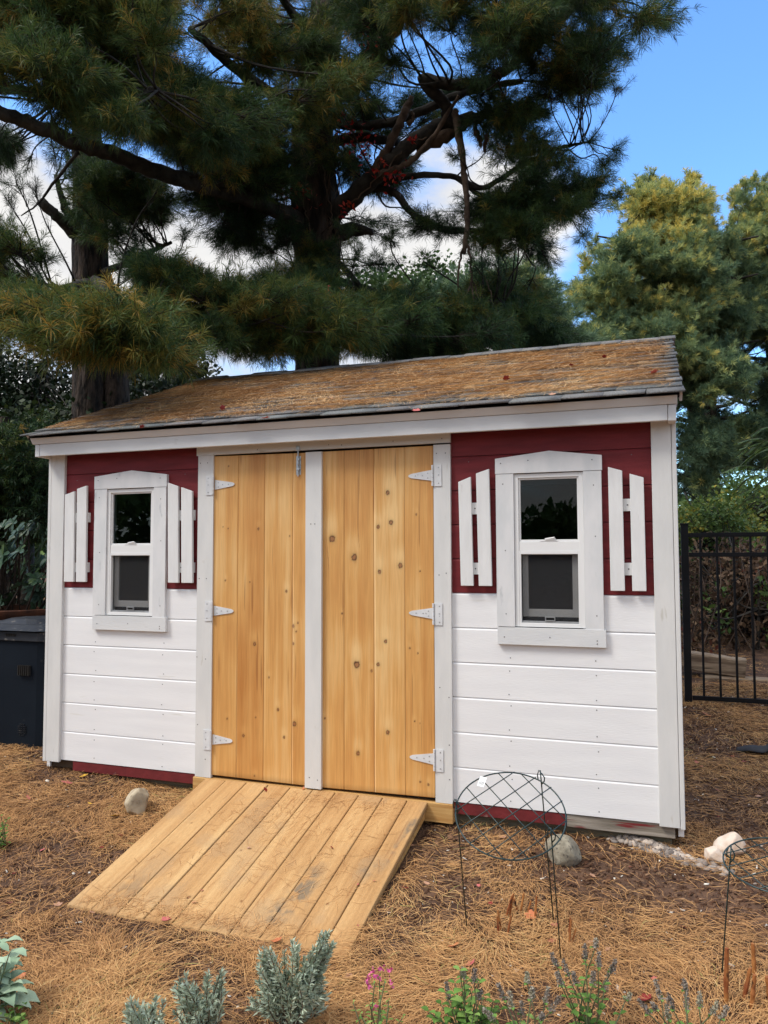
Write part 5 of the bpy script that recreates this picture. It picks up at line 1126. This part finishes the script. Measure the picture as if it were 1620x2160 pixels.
broad_plant('lambs_ear', 'woolly silver leaved plant cut by the left edge', st([(5, 1990), (20, 2010), (-10, 2030), (15, 2040), (-5, 2060), (20, 2080), (-20, 2000), (0, 2095), (-30, 2080), (-30, 2040)], -12, 2150), 'lamb', .13, .062, 3, (.2, .9))
broad_plant('mint_plant', 'soft green leafy mint plant at the bottom edge right of the pink flower', st([(970, 2048), (985, 2070), (960, 2075), (940, 2095), (1010, 2075), (1040, 2115), (1020, 2100), (995, 2095), (905, 2135), (930, 2120), (960, 2115), (1055, 2130), (980, 2130), (915, 2150), (1000, 2140), (1030, 2145)], 985, 2215), 'mint', .050, .038, 5, (.2, .8))
broad_plant('seedling', 'low green leafy seedling in the bottom left corner', st([(10, 2120), (30, 2128), (50, 2122), (20, 2140), (-5, 2145), (45, 2145)], 20, 2185), 'mint', .038, .027, 2, (.3, .9))
broad_plant('weed', 'bright green weed at the left edge left of the ramp', st([(2, 1722), (10, 1735), (-6, 1740), (15, 1730), (0, 1760), (8, 1770)], -4, 1792), 'mint', .045, .020, 4, (.2, .8))
fl = broad_plant('pink_flower', 'small pink flowering plant at the bottom edge right of the bushy lavender', st([(800, 2060), (790, 2075), (812, 2070), (780, 2120), (820, 2110), (745, 2115), (760, 2140), (800, 2135), (850, 2145)], 800, 2200), 'mint', .026, .011, 6, (.3, .8))
b0 = gp(800, 2200); D = (b0-CAMP)@_F; Vs = []; Ts = []
for x, y in [(785, 2050), (808, 2043), (822, 2050), (802, 2062), (780, 2080), (827, 2076), (793, 2124), (775, 2065)]:
    c0 = at(x+rng.normal()*2, y, D+rng.normal()*.02); Vs = []; Ts = []
    for j in range(9):
        c = c0+rdir(1)[0]*.006; o_ = unit((rdir(1)[0]+np.array([0, -.6, .3]))[None])[0]; s = unit(np.cross(o_, rdir(1)[0])[None])[0]; l = .013; Vs.append([c, c+o_*l*.6+s*l*.36, c+o_*l, c+o_*l*.6-s*l*.36]); Ts.append(rng.random())
    PN(mesh_np('blossom', np.array(Vs).reshape(-1, 3), np.arange(len(Vs)*4).reshape(-1, 4), M['petal'], attr={'tone': np.repeat(Ts, 4)}), fl)
# catmint gone to seed: spikes of grey heads
def seed_plant(name, label, tops, bx, by, leaves=2):
    stt = st(tops, bx, by); root = broad_plant(name, label, stt, 'mint', .036, .024, leaves, (.2, .8), group='seeding plants along the bottom edge')
    Vs = []; Ts = []
    for b_, t_ in stt:
        d = unit((t_-b_)[None])[0]; ln = rng.uniform(.03, .06); k = 190; f = rng.random(k); rr = .0125*(1-.4*f); q = rdir(k); q = unit(q-d*(q@d)[:, None]); P = t_+d*(f*ln)[:, None]+q*(rr*rng.random(k))[:, None]; V, Q, T = leaf_mesh(P, .0075, np.full(k, rng.uniform(.2, .8)), aspect=.6); PN(mesh_np('seed_head', V, Q, M['seedhead'], attr={'tone': T}), root)
seed_plant('seeding_plant', 'grey headed seeding plant, the tallest clump, below the tagged plant support', [(1175, 2040), (1200, 2060), (1235, 2025), (1255, 2000), (1262, 2040), (1290, 2050), (1185, 2080), (1215, 2075), (1250, 2075), (1320, 2110), (1275, 2090)], 1245, 2200, 4)
seed_plant('seeding_plant.001', 'short grey seed spikes at the bottom edge between the mint and the tallest clump', [(1065, 2110), (1080, 2125), (1112, 2075), (1120, 2110), (1150, 2115), (1160, 2135), (1100, 2140), (1040, 2150), (1140, 2150)], 1105, 2230, 2)
seed_plant('seeding_plant.002', 'grey seed spikes at the bottom edge left of the tall hollow stalks', [(1395, 2110), (1385, 2130), (1420, 2130), (1445, 2090), (1450, 2130), (1475, 2125), (1500, 2140), (1520, 2150), (1370, 2140), (1410, 2150)], 1440, 2240, 2)
seed_plant('seeding_plant.003', 'tiny white budded spikes rising over the mint', [(978, 2062), (1000, 2072), (950, 2110), (1010, 2110)], 985, 2225, 1)
a_ = gp(115, 2150); sprig_plant('grape_hyacinth', 'tiny blue flower spike near the bottom left corner', 'plant', [(a_, a_+np.array([0, 0, .035]))], 'lav', .01, .003, 30)

# ------------------------------------------------------------------ litter
XE, YE = (-5.2, 2.4), (-2.35, 3.3)
def onramp(x, y): return (x > -2.54) & (x < -1.155) & (y > -1.17) & (y < -.03)
def rampz(x, y): return Z0+(Z1-Z0)*(y-Y0)/(Y1-Y0)
def litter(n, dens, L, w, name, m, label, height, seglift=.008, orient=None, lo=.6, hi=1.15, tone=None):
    r_ = np.random.default_rng(n); x = r_.uniform(*XE, n*4); y = r_.uniform(*YE, n*4); keep = r_.random(n*4) < dens(x, y); x = x[keep][:n]; y = y[keep][:n]; k = len(x)
    a = orient(x, y, r_) if orient is not None else r_.random(k)*2*math.pi
    l = L*r_.uniform(lo, hi, k); z = height(x, y, r_); bend = r_.normal(0, .35, k)
    t0 = np.stack([np.cos(a), np.sin(a)], 1); t1 = np.stack([np.cos(a+bend), np.sin(a+bend)], 1); tilt = np.abs(r_.normal(0, .10, k))
    P0 = np.stack([x, y, z], 1); P1 = P0+np.concatenate([t0*l[:, None]/2, (tilt*l*.5)[:, None]], 1); P2 = P1+np.concatenate([t1*l[:, None]/2, (-tilt*l*.5+(zg(P1[:, 0]+t1[:, 0]*l/2, P1[:, 1]+t1[:, 1]*l/2)-zg(x, y)) if name == 'fallen_pine_needles' else -tilt*l*.3)[:, None]], 1)
    if name == 'fallen_pine_needles': P1[:, 2] += .5*(zg(P2[:, 0], P2[:, 1])-zg(x, y)); 
    s0 = np.stack([-t0[:, 1], t0[:, 0], r_.normal(0, .5, k)], 1)*w/2; s1 = np.stack([-t1[:, 1], t1[:, 0], r_.normal(0, .5, k)], 1)*w/2
    V = np.stack([P0-s0*.7, P0+s0*.7, P1+s0, P1-s0, P2+s1*.4, P2-s1*.4], 1).reshape(-1, 3); b = np.arange(k)[:, None]*6
    Q = np.concatenate([b+[[0, 1, 2, 3]], b+[[3, 2, 4, 5]]]); T = np.repeat(np.clip((r_.random(k) if tone is None else tone(x, y, r_)), 0, 1), 6)
    return mesh_np(name, V, Q, M[m], attr={'tone': T}), k
def gdens(x, y):
    d = .20+.85*sstep(.40, .58, fbm(x*1.6+3, y*1.9+7, 4, 8))
    bare = np.exp(-(((x+.35)/.35)**2+((y+.35)/.25)**2))*.7+np.exp(-(((x-.25)/.45)**2+((y+.35)/.30)**2))*.75+np.exp(-(((x+2.95)/.25)**2+((y+.75)/.25)**2))*.5+np.exp(-(((x+.85)/.3)**2+((y+.45)/.35)**2))*.5
    d = d*(1-np.clip(bare, 0, .85)); front = .55+.45*sstep(-.3, -1.1, y)
    inside = (x > XL+.1) & (x < XR-.1) & (y > .15) & (y < 3.2)
    far = np.where(y > .3, .55, 1.)*np.where(x < -4.3, .6, 1)
    return np.clip(d*front*far, .03, 1)*(~inside)*(~onramp(x, y))
def orient(x, y, r_): return (fbm(x*1.3, y*1.3, 2, 14)-.5)*9+r_.normal(0, .75, len(x))+.2
def gh(x, y, r_): return zgf(x, y)+.003+r_.random(len(x))*.022*(.4+fbm(x*4, y*4, 2, 5))
def tn(x, y, r_): return .2+.6*fbm(x*2.3, y*2.3, 3, 31)+r_.normal(0, .17, len(x))
o, k = litter(215000, gdens, .088, .0016, 'fallen_pine_needles', 'fallen', '', gh, orient=orient, tone=tn); tag(o, 'mat of orange brown fallen pine needles over the mulch', 'pine needles', kind='stuff')
XE, YE = (-12, 7), (-2.4, 9)
def fdens(x, y): return .9*((x < -5.1) | (x > 2.3) | (y > 3.2))*sstep(.3, .5, fbm(x*1.2, y*1.2, 3, 19))
o, k = litter(60000, fdens, .10, .0035, 'fallen_pine_needles', 'fallen', '', gh, orient=orient, tone=tn); tag(o, 'thinner scatter of fallen pine needles at the sides and beyond the fence', 'pine needles', kind='stuff')
XE, YE = (-5.2, 2.4), (-2.35, 3.3)
# chips of bark mulch
n = 150000; r_ = np.random.default_rng(77); x = r_.uniform(*XE, n); y = r_.uniform(*YE, n); kp = ~(((x > XL+.1) & (x < XR-.1) & (y > .15) & (y < 3.2)) | onramp(x, y)); x = x[kp]; y = y[kp]; k = len(x)
sz = r_.gamma(2.2, .0052, k).clip(.004, .042); a_ = r_.normal(.3, .8, k); u = np.stack([np.cos(a_), np.sin(a_), r_.normal(0, .25, k)], 1)*sz[:, None]/2; v = np.stack([-np.sin(a_), np.cos(a_), r_.normal(0, .4, k)], 1)*(sz*r_.uniform(.2, .55, k))[:, None]/2
P = np.stack([x, y, zgf(x, y)+.003+r_.random(k)*.006], 1); V = np.stack([P-u-v*.6, P+u*.8-v, P+u+v*.5, P-u*.7+v], 1)
V2 = V-np.array([0, 0, .004]); VV = np.concatenate([V, V2], 1).reshape(-1, 3); b = np.arange(k)[:, None]*8
Q = np.concatenate([b+[[0, 1, 2, 3]], b+[[0, 4, 5, 1]], b+[[1, 5, 6, 2]], b+[[2, 6, 7, 3]], b+[[3, 7, 4, 0]]])
tt = r_.beta(2, 2.6, k)*.95; tt = np.where(r_.random(k) < .012, 1., tt)
o = mesh_np('mulch_chips', VV, Q, M['chip'], attr={'tone': np.repeat(tt, 8)}); tag(o, 'brown bark mulch chips and pale crumbs over the soil', 'mulch', kind='stuff')
# needles on the ramp
n = 520; r_ = np.random.default_rng(9)
def surf_needles(name, xs, ys, L, w, a_, lift, pz, m, label, r_, tone, nrmz=1., tilt=.08):
    k = len(xs); l = L*r_.uniform(.5, 1.15, k); bend = r_.normal(0, .4, k); t0 = np.stack([np.cos(a_), np.sin(a_)], 1)*l[:, None]/2; t1 = np.stack([np.cos(a_+bend), np.sin(a_+bend)], 1)*l[:, None]/2
    x0, y0 = xs-t0[:, 0], ys-t0[:, 1]; x2, y2 = xs+t1[:, 0], ys+t1[:, 1]; h = lift*r_.random(k)
    P0 = np.stack([x0, y0, pz(x0, y0)+h+.001], 1); P1 = np.stack([xs, ys, pz(xs, ys)+h+.002+np.abs(r_.normal(0, tilt, k))*l*.3], 1); P2 = np.stack([x2, y2, pz(x2, y2)+h+.001+np.abs(r_.normal(0, tilt, k))*l*.3], 1)
    s0 = np.stack([-t0[:, 1], t0[:, 0], r_.normal(0, .3, k)*l/2], 1); s0 = unit(s0)*w/2
    V = np.stack([P0-s0*.7, P0+s0*.7, P1+s0, P1-s0, P2+s0*.4, P2-s0*.4], 1).reshape(-1, 3); b = np.arange(k)[:, None]*6
    return tag(mesh_np(name, V, np.concatenate([b+[[0, 1, 2, 3]], b+[[3, 2, 4, 5]]]), M[m], attr={'tone': np.repeat(np.clip(tone, 0, 1), 6)}), label, 'pine needles', kind='stuff')
cl_ = [(-1.75, -.13, .16, .05, 90), (-1.5, -.12, .12, .05, 80), (-2.0, -.35, .15, .06, 70), (-1.6, -.35, .2, .08, 60), (-1.8, -.7, .35, .15, 80), (-1.45, -.75, .12, .12, 60), (-2.2, -1.12, .25, .03, 260), (-1.6, -1.12, .3, .03, 260), (-2.0, -1.08, .4, .05, 160), (-1.85, -.55, .4, .4, 100)]
xs = np.concatenate([r_.normal(c[0], c[2], c[4]) for c in cl_]); ys = np.concatenate([r_.normal(c[1], c[3], c[4]) for c in cl_]); kp = (xs > -2.48) & (xs < -1.2) & (ys > -1.14) & (ys < -.08); xs = xs[kp]; ys = ys[kp]
surf_needles('ramp_pine_needles', xs, ys, .085, .0018, r_.random(len(xs))*6.3, .004, rampz, 'fallen', 'scattered dry pine needles on the ramp boards', r_, r_.random(len(xs))*.8+.1)
# needles on the roof
n = 80000; r_ = np.random.default_rng(12); xs = r_.uniform(rx0+.04, rx1-.03, n*2); ss = r_.uniform(.0, LS-.02, n*2)
dn = .30+1.1*sstep(.36, .56, fbm(xs*2.2, ss*9, 4, 61)); dn = dn*sstep(.05, .34, ss+.10*(fbm(xs*3, ss*3, 2, 71)-.5)*2)*sstep(.0, .22, rx1-xs+.15*(fbm(xs*2, ss*8, 2, 81)-.4)); dn = np.maximum(dn, .02)*sstep(0, .10, LS-ss)**.3
kp = r_.random(n*2) < dn; xs = xs[kp][:n]; ss = ss[kp][:n]; yy = -.17+math.cos(SL)*ss
def roofz(x, y): s = (y+.17)/math.cos(SL); return EZ+np.tan(SL)*(y+.17)+.0135/math.cos(SL)-.008*((s/EXP) % 1)
aa = r_.normal(.0, .55, len(xs))+(fbm(xs*2.5, yy*2.5, 2, 91)-.5)*2.2
yy = np.clip(yy, -.165, RY-.05)
surf_needles('roof_pine_needles', xs, yy, .088, .0018, aa, .013, roofz, 'roofneedle', 'thick blanket of orange dry pine needles on the shed roof', r_, .1+.75*fbm(xs*3, ss*3, 3, 33)+r_.normal(0, .18, len(xs)), tilt=.14)

# fallen leaves, each one its own object
def leaf_proto(kind):
    n = 16; t = np.linspace(0, 2*math.pi, n, endpoint=False)
    if kind == 'oval': r0 = np.stack([np.cos(t)*1., np.sin(t)*.5*(1-.15*np.cos(t))], 1)
    else: rr = .55+.45*np.abs(np.cos(2.5*t))**.8; r0 = np.stack([np.cos(t)*rr, np.sin(t)*rr], 1)
    V = [(0, 0, .0)]+[(x, y, .16*(x*x)+.25*y*y) for x, y in r0]; V += [(x, y, z-.03) for x, y, z in V]
    F_ = [(0, 1+i, 1+(i+1) % n) for i in range(n)]; m_ = n+1; F_ += [(m_, m_+1+(i+1) % n, m_+1+i) for i in range(n)]+[(1+i, m_+1+i, m_+1+(i+1) % n, 1+(i+1) % n) for i in range(n)]
    return V, F_
PR = {}
def leaf(p, kind, mk, size, label, group, tilt=(0, 0)):
    key = (kind, mk)
    if key not in PR:
        V, F_ = leaf_proto(kind); me = bpy.data.meshes.new('fallen_leaf'); me.from_pydata(V, [], F_); me.materials.append(M[mk]); me.update(); PR[key] = me
    o = bpy.data.objects.new('fallen_leaf', PR[key]); COL.objects.link(o); o.location = p; o.scale = (size, size, size)
    o.rotation_euler = (tilt[0]+rng.normal()*.25, tilt[1]+rng.normal()*.25, rng.random()*6.28); tag(o, label, 'leaf', group)
cname = dict(lp='pink', lr='dark red', ly='yellow', lo='orange', lb='pale tan')
solo = [(140, 1662, 'lobed', 'lp', .036, 'pink fallen leaf below the left wall of the shed'), (176, 1646, 'lobed', 'ly', .028, 'small yellow leaf standing against the red skirt board'), (190, 1704, 'oval', 'ly', .016, 'small yellow leaf left of the tan rock, farther from the ramp'), (243, 1729, 'lobed', 'ly', .026, 'yellow lobed leaf between the tan rock and the ramp edge'),
 (19, 1912, 'oval', 'lp', .018, 'smooth pink oval leaf near the left edge'), (45, 2072, 'lobed', 'lo', .018, 'bright orange leaf beside the woolly plant'), (350, 1941, 'lobed', 'lp', .022, 'pink leaf on the foot of the ramp'), (584, 1990, 'lobed', 'lo', .024, 'orange leaf below the foot of the ramp beside the lavender'),
 (993, 2040, 'lobed', 'lp', .022, 'pink leaf above the mint plant'), (957, 2002, 'oval', 'lo', .028, 'orange pink leaf left of the tagged support legs'), (1362, 2118, 'lobed', 'lr', .026, 'red lobed leaf near the bottom edge right of the seeding plants'), (1120, 1942, 'lobed', 'lo', .03, 'orange leaf leaning on the cut stalks'), (1490, 1512, 'oval', 'lo', .036, 'orange leaf on the ground below the fence post')]
for x, y, kd, mk, s, lb in solo:
    p = gp(x, y)+np.array([0, 0, .02])
    if mk and (x, y) == (350, 1941): p = on_plane(x, y, np.array([-1.8, -.6, rampz(0, -.6)]), unit(np.array([[0, -(Z1-Z0)/(Y1-Y0), 1.]]))[0])+[0, 0, .004]
    leaf(p, kd, mk, s, lb, None)
many = [(255, 1770), (215, 1792), (415, 1752), (122, 1910), (195, 1925), (330, 1902), (1545, 1600), (1515, 1668), (1510, 1645), (1600, 1685), (1480, 1620), (1515, 1728), (1570, 1610), (1620, 1700), (1225, 1870), (1170, 1960), (1310, 1810), (1330, 1835), (1250, 1855), (1060, 1772), (760, 1960), (855, 1880), (1165, 1988), (1242, 1995), (1280, 2010), (1470, 1610), (1530, 1505), (560, 2110), (210, 1990), (120, 2090), (1380, 2070), (1440, 1960), (640, 2020), (735, 2065), (1620, 1900), (1350, 1740), (1035, 1915), (1010, 1880), (900, 1870), (870, 1790), (60, 1690), (30, 1850), (90, 1800), (160, 1760)]
for i, (x, y) in enumerate(many):
    mk = ['lp', 'lr', 'lp', 'lb', 'lb'][i % 5]; leaf(gp(x, y)+np.array([0, 0, .014]), 'oval' if i % 3 else 'lobed', mk, rng.uniform(.011, .022), '%s leaf scattered on the needle covered ground' % cname[mk], '%s leaves scattered on the ground' % cname[mk])
nrp = unit(np.array([[0, -(Z1-Z0)/(Y1-Y0), 1.]]))[0]; ta = math.atan2(Z1-Z0, Y1-Y0)
for x, y, mk, s in [(560, 1668, 'lr', .018), (700, 1790, 'lr', .014), (755, 1868, 'lp', .010), (425, 1880, 'lp', .010), (410, 1905, 'lp', .012), (790, 1860, 'lp', .008), (640, 1665, 'lo', .012), (625, 1645, 'lr', .012), (525, 1790, 'lb', .012)]:
    leaf(on_plane(x, y, np.array([-1.8, -.6, rampz(0, -.6)]), nrp)+[0, 0, .005], 'oval' if s < .015 else 'lobed', mk, s, '%s leaf lying on the ramp boards' % cname[mk], '%s leaves on the ramp' % cname[mk], (math.atan((Z1-Z0)/(Y1-Y0)), 0))
nrr = np.array([0, -math.sin(SL), math.cos(SL)])
for x, y, mk, s in [(1068, 798, 'lr', .022), (1275, 752, 'lr', .016), (1380, 785, 'lp', .022), (560, 882, 'lp', .028), (878, 866, 'lp', .024), (1165, 832, 'lb', .02), (1008, 825, 'lb', .022), (312, 862, 'lr', .022), (300, 900, 'lr', .018), (1205, 770, 'lr', .016), (470, 860, 'lr', .02), (700, 840, 'lb', .018)]:
    leaf(on_plane(x, y, np.array([0, -.17, EZ+.035]), nrr), 'lobed', mk, s, '%s leaf lying on the needle covered roof' % cname[mk], '%s leaves on the roof' % cname[mk], (SL, 0))
